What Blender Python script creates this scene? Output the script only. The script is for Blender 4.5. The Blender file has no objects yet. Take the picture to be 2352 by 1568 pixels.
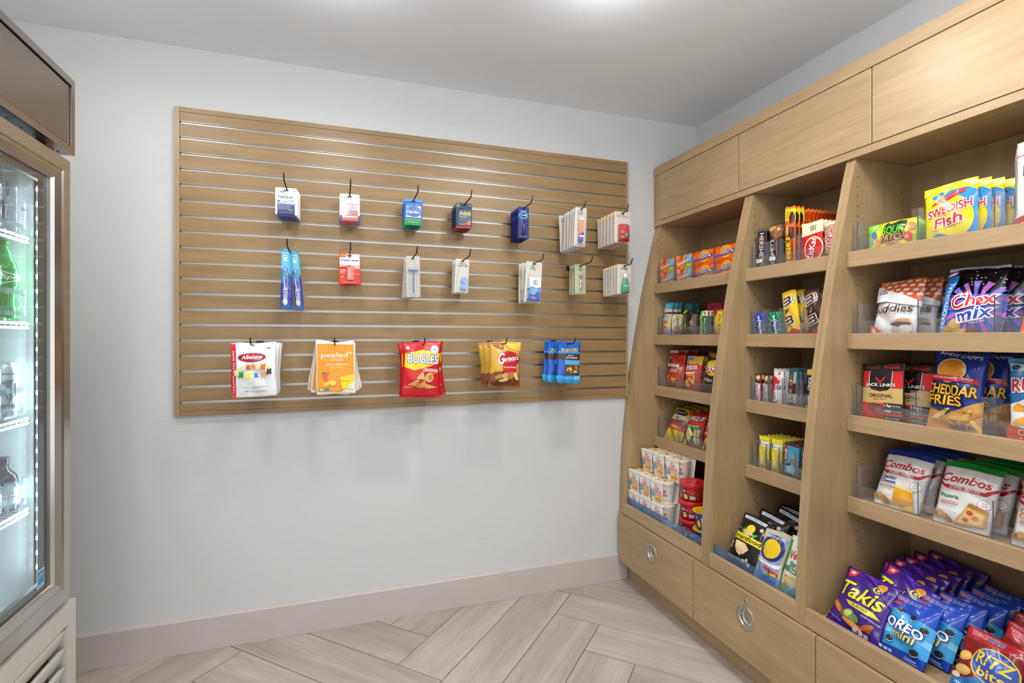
import bpy, bmesh, math, random
from mathutils import Vector, Matrix, Euler

random.seed(7)
sc = bpy.context.scene
C = sc.collection
PI = math.pi

# ------------------------------------------------------------------ camera, world, light, exposure
cam_data = bpy.data.cameras.new('camera')
cam_data.sensor_width = 36.0
cam_data.lens = 1185.0 / 2352.0 * 36.0
cam_data.shift_y = -10.0 / 2352.0
cam_data.clip_start = 0.02
cam = bpy.data.objects.new('camera', cam_data)
C.objects.link(cam)
cam.location = (0, 0, 1.25)
cam.rotation_euler = (PI / 2, 0, -math.atan(401 / 1185.0))
sc.camera = cam

world = bpy.data.worlds.new('world')
sc.world = world
world.use_nodes = True
wb = world.node_tree.nodes['Background']
wb.inputs[0].default_value = (0.92, 0.965, 1.0, 1)
wb.inputs[1].default_value = 1.45

sc.view_settings.view_transform = 'Standard'
sc.view_settings.look = 'None'
sc.view_settings.gamma = 1.0
sc.view_settings.use_curve_mapping = False
sc.view_settings.exposure = 0.25

CEIL = 2.40
# x, y, watts, share for the added fill point light
LAMPS = [(-0.70, 1.60, 2.3, 0.95), (-0.02, 1.60, 2.2, 0.9), (0.80, 1.42, 3.8, 0.42), (-0.70, 0.10, 3.0, 0.95), (0.05, 0.10, 3.0, 0.95), (0.80, 0.10, 4.4, 1.0), (1.08, 0.72, 2.6, 2.2)]  # last four are unseen lamps added to brighten the room

# ------------------------------------------------------------------ helpers
def hexc(h):
    if not isinstance(h, str):
        return tuple(h)
    v = [int(h[i:i + 2], 16) / 255.0 for i in (0, 2, 4)]
    return tuple(c / 12.92 if c <= 0.04045 else ((c + 0.055) / 1.055) ** 2.4 for c in v)

MATS = {}
def principled(name, col, rough=0.5, metal=0.0, spec=0.5, bump=0.0, bscale=80.0, coat=0.0, aniso=None, var=0.04, vscale=12.0):
    """Principled material with a procedural tone variation and fine relief."""
    if name in MATS:
        return MATS[name]
    m = bpy.data.materials.new(name)
    m.use_nodes = True
    nt = m.node_tree
    b = nt.nodes['Principled BSDF']
    c = hexc(col)
    b.inputs['Roughness'].default_value = rough
    b.inputs['Metallic'].default_value = metal
    b.inputs['Specular IOR Level'].default_value = spec
    if coat:
        b.inputs['Coat Weight'].default_value = coat
        b.inputs['Coat Roughness'].default_value = 0.12
    tc = nt.nodes.new('ShaderNodeTexCoord')
    mp = nt.nodes.new('ShaderNodeMapping')
    nt.links.new(tc.outputs['Object'], mp.inputs[0])
    if aniso:
        mp.inputs['Scale'].default_value = aniso
    n = nt.nodes.new('ShaderNodeTexNoise')
    n.inputs['Scale'].default_value = vscale
    n.inputs['Detail'].default_value = 3
    nt.links.new(mp.outputs[0], n.inputs['Vector'])
    r = nt.nodes.new('ShaderNodeValToRGB')
    r.color_ramp.elements[0].position = 0.3
    r.color_ramp.elements[1].position = 0.7
    r.color_ramp.elements[0].color = (*[max(0, x * (1 - var)) for x in c], 1)
    r.color_ramp.elements[1].color = (*[min(1, x * (1 + var)) for x in c], 1)
    nt.links.new(n.outputs['Fac'], r.inputs[0])
    nt.links.new(r.outputs[0], b.inputs['Base Color'])
    if bump:
        n2 = nt.nodes.new('ShaderNodeTexNoise')
        n2.inputs['Scale'].default_value = bscale
        n2.inputs['Detail'].default_value = 4
        nt.links.new(mp.outputs[0], n2.inputs['Vector'])
        bp = nt.nodes.new('ShaderNodeBump')
        bp.inputs['Strength'].default_value = bump
        bp.inputs['Distance'].default_value = 0.002
        nt.links.new(n2.outputs['Fac'], bp.inputs['Height'])
        nt.links.new(bp.outputs[0], b.inputs['Normal'])
    MATS[name] = m
    return m

def film(h):      # printed plastic film
    return principled('film_' + h, h, 0.23, 0, 0.5, bump=0.10, bscale=45, var=0.03)
def paper(h):     # printed card
    return principled('card_' + h, h, 0.42, 0, 0.4, bump=0.04, bscale=300, var=0.02)
def plastic(h, rough=0.3):
    return principled('plastic_%s_%d' % (h, rough * 100), h, rough, 0, 0.5, bump=0.02, bscale=200, var=0.02)
def satin(h):     # matte pouch film
    return principled('pouch_' + h, h, 0.36, 0, 0.5, bump=0.12, bscale=40, var=0.03)
INKS = {'film': film, 'paper': paper, 'satin': satin, 'plastic': plastic}

def wood(name, c1, c2, axis='X', rough=0.36, scale=1.0, random_obj=False, contrast=1.0, bump=0.10, pores=0.08):
    if name in MATS:
        return MATS[name]
    m = bpy.data.materials.new(name)
    m.use_nodes = True
    nt = m.node_tree
    b = nt.nodes['Principled BSDF']
    tc = nt.nodes.new('ShaderNodeTexCoord')
    mp = nt.nodes.new('ShaderNodeMapping')
    s = [26.0 * scale] * 3
    s['XYZ'.index(axis)] = 2.2 * scale
    mp.inputs['Scale'].default_value = s
    nt.links.new(tc.outputs['Object'], mp.inputs[0])
    oi = nt.nodes.new('ShaderNodeObjectInfo')
    mm = nt.nodes.new('ShaderNodeMath'); mm.operation = 'MULTIPLY'; mm.inputs[1].default_value = 60.0
    nt.links.new(oi.outputs['Random'], mm.inputs[0])
    nt.links.new(mm.outputs[0], mp.inputs['Location'])
    n = nt.nodes.new('ShaderNodeTexNoise')
    n.inputs['Scale'].default_value = 1.0; n.inputs['Detail'].default_value = 7
    n.inputs['Distortion'].default_value = 0.9; n.inputs['Roughness'].default_value = 0.6
    nt.links.new(mp.outputs[0], n.inputs['Vector'])
    r = nt.nodes.new('ShaderNodeValToRGB')
    r.color_ramp.elements[0].position = 0.5 - 0.24 / contrast
    r.color_ramp.elements[1].position = 0.5 + 0.22 / contrast
    r.color_ramp.elements[0].color = (*hexc(c1), 1)
    r.color_ramp.elements[1].color = (*hexc(c2), 1)
    nt.links.new(n.outputs['Fac'], r.inputs[0])
    # fine pores along the grain
    mp2 = nt.nodes.new('ShaderNodeMapping')
    s2 = [190.0] * 3
    s2['XYZ'.index(axis)] = 9.0
    mp2.inputs['Scale'].default_value = s2
    nt.links.new(tc.outputs['Object'], mp2.inputs[0]); nt.links.new(mm.outputs[0], mp2.inputs['Location'])
    nf = nt.nodes.new('ShaderNodeTexNoise')
    nf.inputs['Scale'].default_value = 1.0; nf.inputs['Detail'].default_value = 3; nf.inputs['Distortion'].default_value = 0.6
    nt.links.new(mp2.outputs[0], nf.inputs['Vector'])
    mrf = nt.nodes.new('ShaderNodeMapRange')
    mrf.inputs['From Min'].default_value = 0.3; mrf.inputs['From Max'].default_value = 0.6
    mrf.inputs['To Min'].default_value = 1.0 - pores; mrf.inputs['To Max'].default_value = 1.0
    nt.links.new(nf.outputs['Fac'], mrf.inputs[0])
    # broad cloudy tone
    n3 = nt.nodes.new('ShaderNodeTexNoise')
    n3.inputs['Scale'].default_value = 3.2
    nt.links.new(tc.outputs['Object'], n3.inputs['Vector'])
    hs = nt.nodes.new('ShaderNodeHueSaturation')
    mr = nt.nodes.new('ShaderNodeMapRange')
    mr.inputs['From Min'].default_value = 0.3; mr.inputs['From Max'].default_value = 0.7
    mr.inputs['To Min'].default_value = 0.93; mr.inputs['To Max'].default_value = 1.07
    nt.links.new(n3.outputs['Fac'], mr.inputs[0])
    mpf = nt.nodes.new('ShaderNodeMath'); mpf.operation = 'MULTIPLY'
    nt.links.new(mr.outputs[0], mpf.inputs[0]); nt.links.new(mrf.outputs[0], mpf.inputs[1])
    last = mpf.outputs[0]
    if random_obj:
        mr2 = nt.nodes.new('ShaderNodeMapRange')
        mr2.inputs['To Min'].default_value = 0.92; mr2.inputs['To Max'].default_value = 1.07
        nt.links.new(oi.outputs['Random'], mr2.inputs[0])
        mu = nt.nodes.new('ShaderNodeMath'); mu.operation = 'MULTIPLY'
        nt.links.new(last, mu.inputs[0]); nt.links.new(mr2.outputs[0], mu.inputs[1])
        last = mu.outputs[0]
    nt.links.new(last, hs.inputs['Value'])
    nt.links.new(r.outputs[0], hs.inputs['Color'])
    nt.links.new(hs.outputs[0], b.inputs['Base Color'])
    b.inputs['Roughness'].default_value = rough
    bp = nt.nodes.new('ShaderNodeBump')
    bp.inputs['Strength'].default_value = bump; bp.inputs['Distance'].default_value = 0.001
    nt.links.new(n.outputs['Fac'], bp.inputs['Height'])
    nt.links.new(bp.outputs[0], b.inputs['Normal'])
    MATS[name] = m
    return m

def clear(name, tint=(1, 1, 1), refl=1.0, rough=0.02, body=0.0, bodycol=(1, 1, 1)):
    """thin clear sheet: transparent with fresnel reflection and a little body haze"""
    if name in MATS:
        return MATS[name]
    m = bpy.data.materials.new(name)
    m.use_nodes = True
    nt = m.node_tree
    nt.nodes.remove(nt.nodes['Principled BSDF'])
    out = nt.nodes['Material Output']
    tr = nt.nodes.new('ShaderNodeBsdfTransparent'); tr.inputs[0].default_value = (*tint, 1)
    gl = nt.nodes.new('ShaderNodeBsdfGlossy'); gl.inputs['Roughness'].default_value = rough
    fr = nt.nodes.new('ShaderNodeFresnel'); fr.inputs['IOR'].default_value = 1.49
    mu = nt.nodes.new('ShaderNodeMath'); mu.operation = 'MULTIPLY'; mu.inputs[1].default_value = refl
    # reflect on the outer face only (a thin sheet has no total reflection inside)
    ge = nt.nodes.new('ShaderNodeNewGeometry')
    inv = nt.nodes.new('ShaderNodeMath'); inv.operation = 'SUBTRACT'; inv.inputs[0].default_value = 1.0
    nt.links.new(ge.outputs['Backfacing'], inv.inputs[1])
    m3 = nt.nodes.new('ShaderNodeMath'); m3.operation = 'MULTIPLY'
    nt.links.new(fr.outputs[0], m3.inputs[0]); nt.links.new(inv.outputs[0], m3.inputs[1])
    nt.links.new(m3.outputs[0], mu.inputs[0])
    mx = nt.nodes.new('ShaderNodeMixShader')
    nt.links.new(mu.outputs[0], mx.inputs[0])
    last = tr
    if body:
        df = nt.nodes.new('ShaderNodeBsdfDiffuse'); df.inputs[0].default_value = (*bodycol, 1)
        m2 = nt.nodes.new('ShaderNodeMixShader')
        tcn = nt.nodes.new('ShaderNodeTexCoord')
        nz = nt.nodes.new('ShaderNodeTexNoise'); nz.inputs['Scale'].default_value = 30
        nt.links.new(tcn.outputs['Object'], nz.inputs['Vector'])
        mb = nt.nodes.new('ShaderNodeMapRange')
        mb.inputs['To Min'].default_value = body * 0.7; mb.inputs['To Max'].default_value = body * 1.3
        nt.links.new(nz.outputs['Fac'], mb.inputs[0])
        nt.links.new(mb.outputs[0], m2.inputs[0])
        nt.links.new(tr.outputs[0], m2.inputs[1]); nt.links.new(df.outputs[0], m2.inputs[2])
        last = m2
    nt.links.new(last.outputs[0], mx.inputs[1]); nt.links.new(gl.outputs[0], mx.inputs[2])
    nt.links.new(mx.outputs[0], out.inputs[0])
    MATS[name] = m
    return m

def emit(name, col, strength):
    if name in MATS:
        return MATS[name]
    m = bpy.data.materials.new(name)
    m.use_nodes = True
    b = m.node_tree.nodes['Principled BSDF']
    b.inputs['Base Color'].default_value = (*hexc(col), 1)
    b.inputs['Emission Color'].default_value = (*hexc(col), 1)
    b.inputs['Emission Strength'].default_value = strength
    MATS[name] = m
    return m

# --- mesh building
def mesh_from(name, verts, faces, mats, mi=None, smooth=False):
    me = bpy.data.meshes.new(name)
    me.from_pydata([tuple(v) for v in verts], [], faces)
    for m in mats:
        me.materials.append(m)
    if mi:
        me.polygons.foreach_set('material_index', mi)
    if smooth:
        me.polygons.foreach_set('use_smooth', [True] * len(me.polygons))
    me.update()
    return me

def bm_mesh(name, bm, mats, smooth=False):
    me = bpy.data.meshes.new(name)
    bm.to_mesh(me); bm.free()
    if not isinstance(mats, (list, tuple)):
        mats = [mats]
    for m in mats:
        me.materials.append(m)
    if smooth:
        me.polygons.foreach_set('use_smooth', [True] * len(me.polygons))
    return me

def link(name, me, parent=None, loc=None, rot=None):
    o = bpy.data.objects.new(name, me)
    C.objects.link(o)
    if parent is not None:
        o.parent = parent
    if loc is not None:
        o.location = loc
    if rot is not None:
        o.rotation_euler = rot
    return o

def tag(o, label, cat, group=None):
    o['label'] = label; o['category'] = cat
    if group:
        o['group'] = group
    return o

def empty(name, loc=(0, 0, 0), rot=(0, 0, 0)):
    o = bpy.data.objects.new(name, None)
    C.objects.link(o)
    o.empty_display_size = 0.05
    o.location = loc; o.rotation_euler = rot
    return o

def add_box(bm, x0, y0, z0, x1, y1, z1, mi=0):
    vs = [bm.verts.new(p) for p in ((x0, y0, z0), (x1, y0, z0), (x1, y1, z0), (x0, y1, z0), (x0, y0, z1), (x1, y0, z1), (x1, y1, z1), (x0, y1, z1))]
    out = []
    for f in ((3, 2, 1, 0), (4, 5, 6, 7), (0, 1, 5, 4), (1, 2, 6, 5), (2, 3, 7, 6), (3, 0, 4, 7)):
        fc = bm.faces.new([vs[i] for i in f]); fc.material_index = mi; out.append(fc)
    return vs, out

def box_me(name, x0, y0, z0, x1, y1, z1, mat, bev=0.0, seg=1):
    bm = bmesh.new()
    add_box(bm, min(x0, x1), min(y0, y1), min(z0, z1), max(x0, x1), max(y0, y1), max(z0, z1))
    if bev:
        bmesh.ops.bevel(bm, geom=bm.edges[:], offset=bev, segments=seg, affect='EDGES', profile=0.5)
    return bm_mesh(name, bm, mat)

def box(name, x0, y0, z0, x1, y1, z1, mat, parent=None, bev=0.0, origin=None):
    """box object in world coordinates; with a parent the coordinates are relative to it"""
    ox, oy, oz = origin or ((x0 + x1) / 2, (y0 + y1) / 2, min(z0, z1))
    me = box_me(name, x0 - ox, y0 - oy, z0 - oz, x1 - ox, y1 - oy, z1 - oz, mat, bev)
    return link(name, me, parent, (ox, oy, oz))

def tube(bm, pts, r, n=8, mi=0, cap=True):
    pts = [Vector(p) for p in pts]
    rr = r if isinstance(r, (list, tuple)) else [r] * len(pts)
    rings = []
    for i, p in enumerate(pts):
        d = (pts[min(i + 1, len(pts) - 1)] - pts[max(i - 1, 0)]).normalized()
        a = d.cross(Vector((0, 0, 1)))
        if a.length < 1e-3:
            a = d.cross(Vector((1, 0, 0)))
        a.normalize(); b = d.cross(a).normalized()
        rings.append([bm.verts.new(p + (a * math.cos(2 * PI * k / n) + b * math.sin(2 * PI * k / n)) * rr[i]) for k in range(n)])
    for i in range(len(rings) - 1):
        for k in range(n):
            f = bm.faces.new((rings[i][k], rings[i][(k + 1) % n], rings[i + 1][(k + 1) % n], rings[i + 1][k]))
            f.material_index = mi; f.smooth = True
    if cap:
        for rg in (rings[0], rings[-1]):
            f = bm.faces.new(rg); f.material_index = mi

def lathe(bm, prof, n=24, mi=0, cx=0, cy=0, cap=True, smooth=True):
    rings = []
    for r, z in prof:
        rings.append([bm.verts.new((cx + r * math.cos(2 * PI * k / n), cy + r * math.sin(2 * PI * k / n), z)) for k in range(n)])
    for i in range(len(rings) - 1):
        for k in range(n):
            f = bm.faces.new((rings[i][k], rings[i][(k + 1) % n], rings[i + 1][(k + 1) % n], rings[i + 1][k]))
            f.material_index = mi; f.smooth = smooth
    if cap:
        bm.faces.new(rings[0][::-1]).material_index = mi
        bm.faces.new(rings[-1]).material_index = mi

# ------------------------------------------------------------------ flat print: shapes and lettering as thin decals
TXT = {}
def text_geo(s, sh=0.0, b=0.0, res=3):
    key = (s, sh, b, res)
    if key in TXT:
        return TXT[key]
    cu = bpy.data.curves.new('t', 'FONT')
    cu.body = s; cu.size = 1.0; cu.shear = sh; cu.offset = b
    cu.resolution_u = res
    cu.dimensions = '2D'; cu.fill_mode = 'FRONT'
    ob = bpy.data.objects.new('t', cu)
    me = bpy.data.meshes.new_from_object(ob)
    vs = [(v.co.x, v.co.y) for v in me.vertices]
    fs = [tuple(p.vertices) for p in me.polygons]
    bpy.data.meshes.remove(me)
    bpy.data.objects.remove(ob)
    bpy.data.curves.remove(cu)
    TXT[key] = (vs, fs)
    return TXT[key]

def R(col, x0, y0, x1, y1, rot=0):
    return ('R', col, x0, y0, x1, y1, rot)
def E(col, cx, cy, rx, ry, rot=0, a0=0, a1=360):
    return ('E', col, cx, cy, rx, ry, rot, a0, a1)
def P(col, *pts):
    return ('P', col, pts)
def T(col, s, cx, cy, w, h, rot=0, sh=0.0, b=0.02, o=None, ow=0.055):
    """lettering fitted to a box; o = outline colour printed underneath"""
    return ('T', col, s, cx, cy, w, h, rot, sh, b, o, ow)

def flat_polys(prims, W, H):
    """-> list of (layer, colour, verts2d in metres (x from 0..W, y 0..H), faces)"""
    out = []
    L = 0
    for p in prims:
        k, col = p[0], p[1]
        if k == 'R':
            _, _, x0, y0, x1, y1, rot = p
            cx, cy = (x0 + x1) / 2 * W, (y0 + y1) / 2 * H
            hw, hh = abs(x1 - x0) / 2 * W, abs(y1 - y0) / 2 * H
            c, s = math.cos(math.radians(rot)), math.sin(math.radians(rot))
            vs = [(cx + a * hw * c - b * hh * s, cy + a * hw * s + b * hh * c) for a, b in ((-1, -1), (1, -1), (1, 1), (-1, 1))]
            out.append((L, col, vs, [(0, 1, 2, 3)])); L += 1
        elif k == 'E':
            _, _, cx, cy, rx, ry, rot, a0, a1 = p
            n = 20 if rx * W > 0.008 else 12
            c, s = math.cos(math.radians(rot)), math.sin(math.radians(rot))
            vs = []
            full = a1 - a0 >= 360
            for i in range(n if full else n + 1):
                t = math.radians(a0 + (a1 - a0) * i / n)
                a, b = rx * W * math.cos(t), ry * H * math.sin(t)
                vs.append((cx * W + a * c - b * s, cy * H + a * s + b * c))
            out.append((L, col, vs, [tuple(range(len(vs)))])); L += 1
        elif k == 'P':
            vs = [(x * W, y * H) for x, y in p[2]]
            out.append((L, col, vs, [tuple(range(len(vs)))])); L += 1
        else:
            _, _, s_, cx, cy, w, h, rot, sh, b, o, ow = p
            todo = ([(o, b + ow)] if o else []) + [(col, b)]
            g0, _f = text_geo(s_, sh, b)
            if not g0:
                continue
            xs = [v[0] for v in g0]; ys = [v[1] for v in g0]
            x0, x1, y0, y1 = min(xs), max(xs), min(ys), max(ys)
            sx = w * W / (x1 - x0); sy = h * H / (y1 - y0)
            if abs(rot) > 45 and abs(rot) < 135:   # boxes of upright-turned words are given in word space
                sx = w * H / (x1 - x0); sy = h * W / (y1 - y0)
            mx, my = (x0 + x1) / 2, (y0 + y1) / 2
            c, s = math.cos(math.radians(rot)), math.sin(math.radians(rot))
            for cc, bb in todo:
                g, f = text_geo(s_, sh, bb)
                vs = []
                for x, y in g:
                    a, d = (x - mx) * sx, (y - my) * sy
                    vs.append((cx * W + a * c - d * s, cy * H + a * s + d * c))
                out.append((L, cc, vs, f)); L += 1
    return out

def print_mesh(name, prims, W, H, surf, ink='film', cuts=None, eps=0.00024):
    """surf(x, y, off) -> local 3D point; cuts = (list of x, list of y) bend lines"""
    polys = flat_polys(prims, W, H)
    cols = []
    bm = bmesh.new()
    for L, col, vs, fs in polys:
        if col not in cols:
            cols.append(col)
        mi = cols.index(col)
        z = (L + 1)
        bv = [bm.verts.new((x, y, z)) for x, y in vs]
        for f in fs:
            try:
                bm.faces.new([bv[i] for i in f]).material_index = mi
            except ValueError:
                pass
    # trim to the panel and fold along the bend lines
    def clip(co, no):
        bmesh.ops.bisect_plane(bm, geom=bm.verts[:] + bm.edges[:] + bm.faces[:], plane_co=co, plane_no=no, clear_outer=True)
    e = 1e-4
    clip((e, 0, 0), (-1, 0, 0)); clip((W - e, 0, 0), (1, 0, 0)); clip((0, e, 0), (0, -1, 0)); clip((0, H - e, 0), (0, 1, 0))
    if cuts:
        for x in cuts[0]:
            bmesh.ops.bisect_plane(bm, geom=bm.verts[:] + bm.edges[:] + bm.faces[:], plane_co=(x, 0, 0), plane_no=(1, 0, 0))
        for y in cuts[1]:
            bmesh.ops.bisect_plane(bm, geom=bm.verts[:] + bm.edges[:] + bm.faces[:], plane_co=(0, y, 0), plane_no=(0, 1, 0))
    for v in bm.verts:
        v.co = surf(v.co.x, v.co.y, v.co.z * eps + 0.00015)
    for f in bm.faces:
        f.smooth = bool(cuts)
    bmesh.ops.recalc_face_normals(bm, faces=bm.faces[:])
    return bm_mesh(name, bm, [INKS[ink](c) for c in cols])
# ------------------------------------------------------------------ package kinds: local x = width, z = height, front faces -y
class Kind:
    def __init__(self, name, cat, parts, root_mesh=None):
        self.name, self.cat, self.parts, self.root = name, cat, parts, root_mesh

def put(k, loc, label, group=None, rz=0.0, lean=0.0, roll=0.0, name=None):
    """lean > 0 tips the top away from the viewer, roll > 0 turns it clockwise seen from the front"""
    M = Matrix.Rotation(rz, 3, 'Z') @ Matrix.Rotation(-lean, 3, 'X') @ Matrix.Rotation(roll, 3, 'Y')
    o = link(name or k.name, k.root)
    o.location = loc
    o.rotation_euler = M.to_euler()
    tag(o, label, k.cat, group)
    for pn, me, sub in k.parts:
        c = link(pn, me, o)
        for sn, sm in sub:
            link(sn, sm, c)
    return o

def bag_kind(name, cat, W, H, T, base, prims, seal=(0.05, 0.05), pinch=0.05, wr=0.0016, seed=1, mode='pillow', ink='film', nx=20, ny=26, bend=0.0, wob=0.012):
    rnd = random.Random(seed)
    ph = [rnd.uniform(0, 6.28) for _ in range(8)]
    sb, st = seal
    def env(v):
        t = (v - sb) / (1 - sb - st)
        if t <= 0 or t >= 1:
            return 0.0, max(0.0, min(1.0, t))
        if mode == 'pouch':
            return (math.sin(PI * min(1, t ** 0.62)) ** 0.6 if t > 0 else 0), t
        return math.sin(PI * t) ** 0.6, t
    def pt(u, v, side):
        e, t = env(v)
        a = 2 * u - 1
        eu = max(0.0, 1 - abs(a) ** 2.3) ** 0.75
        y = T / 2 * e * eu + 0.0005
        # creases running in from the seals, dents in the middle
        edge = math.exp(-t * 7) + math.exp(-(1 - t) * 7)
        w = wr * edge * math.sin(a * 9 + ph[0] + 2.0 * math.sin(v * 9 + ph[1])) * min(1, e * 1.6) * (1 if side < 0 else .6)
        w += wr * 0.8 * e * math.sin(a * 4.3 + ph[2] + v * 5) * math.sin(v * 8.5 + ph[3]) * eu
        w += wr * 0.5 * e * eu * math.sin(14 * v + 6 * a + ph[4])
        if e == 0:
            w = 0.0
            ripple = 0.0007 * math.sin(a * 8 + ph[5])
        else:
            ripple = 0
        y = y + w
        x = a * W / 2 * (1 - pinch * e)
        # soft film: wavy side edges, seals that dip and curl
        x += wob * W * a * abs(a) * (math.sin(v * 7.0 + ph[6] + (1.3 if a > 0 else 0)) * 0.5 + math.sin(v * 13 + ph[1] + (2.1 if a > 0 else 0)) * 0.3)
        z = v * H + wob * H * (v ** 3) * math.sin(a * 2.2 + ph[7]) - wob * H * 0.6 * ((1 - v) ** 3) * math.sin(a * 2.6 + ph[2])
        z = max(z, 0.0)
        curl = wob * 0.5 * H * max(0.0, (v - 0.80) / 0.20) ** 2 * math.sin(a * 2.4 + ph[5])
        yy = side * max(y, 0.0004) + ripple + curl
        return Vector((x, yy, z))
    F = [[pt(i / nx, j / ny, -1) for i in range(nx + 1)] for j in range(ny + 1)]
    B = [[pt(i / nx, j / ny, 1) for i in range(nx + 1)] for j in range(ny + 1)]
    verts, faces = [], []
    idF, idB = {}, {}
    for j in range(ny + 1):
        for i in range(nx + 1):
            idF[i, j] = len(verts); verts.append(F[j][i])
    for j in range(ny + 1):
        for i in range(nx + 1):
            if i in (0, nx):
                idB[i, j] = idF[i, j]
            else:
                idB[i, j] = len(verts); verts.append(B[j][i])
    for j in range(ny):
        for i in range(nx):
            faces.append((idF[i, j], idF[i + 1, j], idF[i + 1, j + 1], idF[i, j + 1]))
            faces.append((idB[i, j], idB[i, j + 1], idB[i + 1, j + 1], idB[i + 1, j]))
    for j in (0, ny):
        for i in range(nx):
            q = [idF[i, j], idB[i, j], idB[i + 1, j], idF[i + 1, j]]
            q = list(dict.fromkeys(q))
            if len(q) >= 3:
                faces.append(tuple(q if j == 0 else q[::-1]))
    me = mesh_from(name, verts, faces, [INKS[ink](base)], smooth=True)
    N = [[None] * (nx + 1) for _ in range(ny + 1)]
    for j in range(ny + 1):
        for i in range(nx + 1):
            du = F[j][min(i + 1, nx)] - F[j][max(i - 1, 0)]
            dv = F[min(j + 1, ny)][i] - F[max(j - 1, 0)][i]
            n = du.cross(dv)
            n = n.normalized() if n.length > 1e-12 else Vector((0, -1, 0))
            N[j][i] = -n if n.y > 0 else n
    def surf(x, y, off):
        gu, gv = max(0, min(1, x / W)) * nx, max(0, min(1, y / H)) * ny
        i, j = min(int(gu), nx - 1), min(int(gv), ny - 1)
        a, b = gu - i, gv - j
        p = F[j][i] * ((1 - a) * (1 - b)) + F[j][i + 1] * (a * (1 - b)) + F[j + 1][i] * ((1 - a) * b) + F[j + 1][i + 1] * (a * b)
        n = N[j][i] * ((1 - a) * (1 - b)) + N[j][i + 1] * (a * (1 - b)) + N[j + 1][i] * ((1 - a) * b) + N[j + 1][i + 1] * (a * b)
        n.normalize()
        return p + n * (off + 0.00025)
    cuts = ([W * i / nx for i in range(1, nx)], [H * j / ny for j in range(1, ny)])
    pm = print_mesh('front_print', prims, W, H, surf, ink, cuts)
    return Kind(name, cat, [('front_print', pm, [])], me)

def box_kind(name, cat, W, H, D, base, front, side=None, top=None, ink='paper'):
    """origin: bottom centre; side = print on the +x side"""
    me = box_me(name, -W / 2, -D / 2, 0, W / 2, D / 2, H, INKS[ink](base), bev=0.0009)
    parts = [('front_print', print_mesh('front_print', front, W, H, lambda x, y, o: Vector((x - W / 2, -D / 2 - o, y)), ink), [])]
    if side:
        parts.append(('side_print', print_mesh('side_print', side, D, H, lambda x, y, o: Vector((W / 2 + o, x - D / 2, y)), ink), []))
    if top:
        parts.append(('top_print', print_mesh('top_print', top, W, D, lambda x, y, o: Vector((x - W / 2, y - D / 2, H + o)), ink), []))
    return Kind(name, cat, parts, me)

def rounded_plate(W, H, th, r, mat, name):
    """plate hanging down from its top edge at z = 0"""
    bm = bmesh.new()
    pts = []
    for cx, cz, a0 in ((W / 2 - r, -r, 0), (-W / 2 + r, -r, 90), (-W / 2 + r, -H + r, 180), (W / 2 - r, -H + r, 270)):
        for k in range(4):
            a = math.radians(a0 + 30 * k)
            pts.append((cx + r * math.cos(a), cz + r * math.sin(a)))
    lo = [bm.verts.new((x, -th / 2, z)) for x, z in pts]
    hi = [bm.verts.new((x, th / 2, z)) for x, z in pts]
    bm.faces.new(lo[::-1]); bm.faces.new(hi)
    n = len(pts)
    for i in range(n):
        bm.faces.new((lo[i], lo[(i + 1) % n], hi[(i + 1) % n], hi[i]))
    bmesh.ops.recalc_face_normals(bm, faces=bm.faces[:])
    return bm_mesh(name, bm, mat)

CLEAR_PACK = clear('clear_blister', (0.97, 0.98, 0.98), 1.4, 0.06, body=0.05)
def blister_me(x0, z0, x1, z1, d, y=-0.0006):
    """clear domed cover on a card, tapering to the front"""
    bm = bmesh.new()
    k = min(0.004, (x1 - x0) * 0.15)
    a = [bm.verts.new(p) for p in ((x0, y, z0), (x1, y, z0), (x1, y, z1), (x0, y, z1))]
    b = [bm.verts.new(p) for p in ((x0 + k, y - d, z0 + k), (x1 - k, y - d, z0 + k), (x1 - k, y - d, z1 - k), (x0 + k, y - d, z1 - k))]
    bm.faces.new(b)
    for i in range(4):
        bm.faces.new((a[i], a[(i + 1) % 4], b[(i + 1) % 4], b[i]))
    bmesh.ops.bevel(bm, geom=[e for e in bm.edges if not e.is_boundary], offset=min(0.002, d * .3), segments=2, affect='EDGES')
    return bm_mesh('blister', bm, CLEAR_PACK, smooth=False)

HOLE = '3A3A3E'
def card_kind(name, cat, W, H, base, prims, blister=None, inner=None, ink='paper', th=0.001, r=0.004):
    """blister card hanging from z = 0 (the hole is at the origin, a little under the card's top edge)"""
    me = rounded_plate(W, H, th, r, INKS[ink](base), name)
    drop = 0.010
    for v in me.vertices:
        v.co.z += drop
    full = list(prims) + [R(HOLE, 0.39, 1 - 0.0125 / H, 0.61, 1 - 0.0085 / H)]
    pm = print_mesh('front_print', full, W, H, lambda x, y, o: Vector((x - W / 2, -th / 2 - o, y - H + drop)), ink)
    parts = [('front_print', pm, [])]
    if inner:
        for pn, bmf, mat, sub in inner:
            parts.append((pn, bmf, sub))
    if blister:
        x0, y0, x1, y1, d = blister
        parts.append(('blister', blister_me((x0 - .5) * W, (y0 - 1) * H + drop, (x1 - .5) * W, (y1 - 1) * H + drop, d), []))
    return Kind(name, cat, parts, me)

def cyl_surf(rad, zoff=0.0, ang0=-PI / 2):
    """wrap a flat print around a vertical cylinder; x = 0..W centred on the front"""
    def mk(W):
        def s(x, y, o):
            r = rad(y) if callable(rad) else rad
            a = ang0 + (x - W / 2) / (rad(0.5) if callable(rad) else rad)
            return Vector(((r + o) * math.cos(a), (r + o) * math.sin(a), y + zoff))
        return s
    return mk

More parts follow.
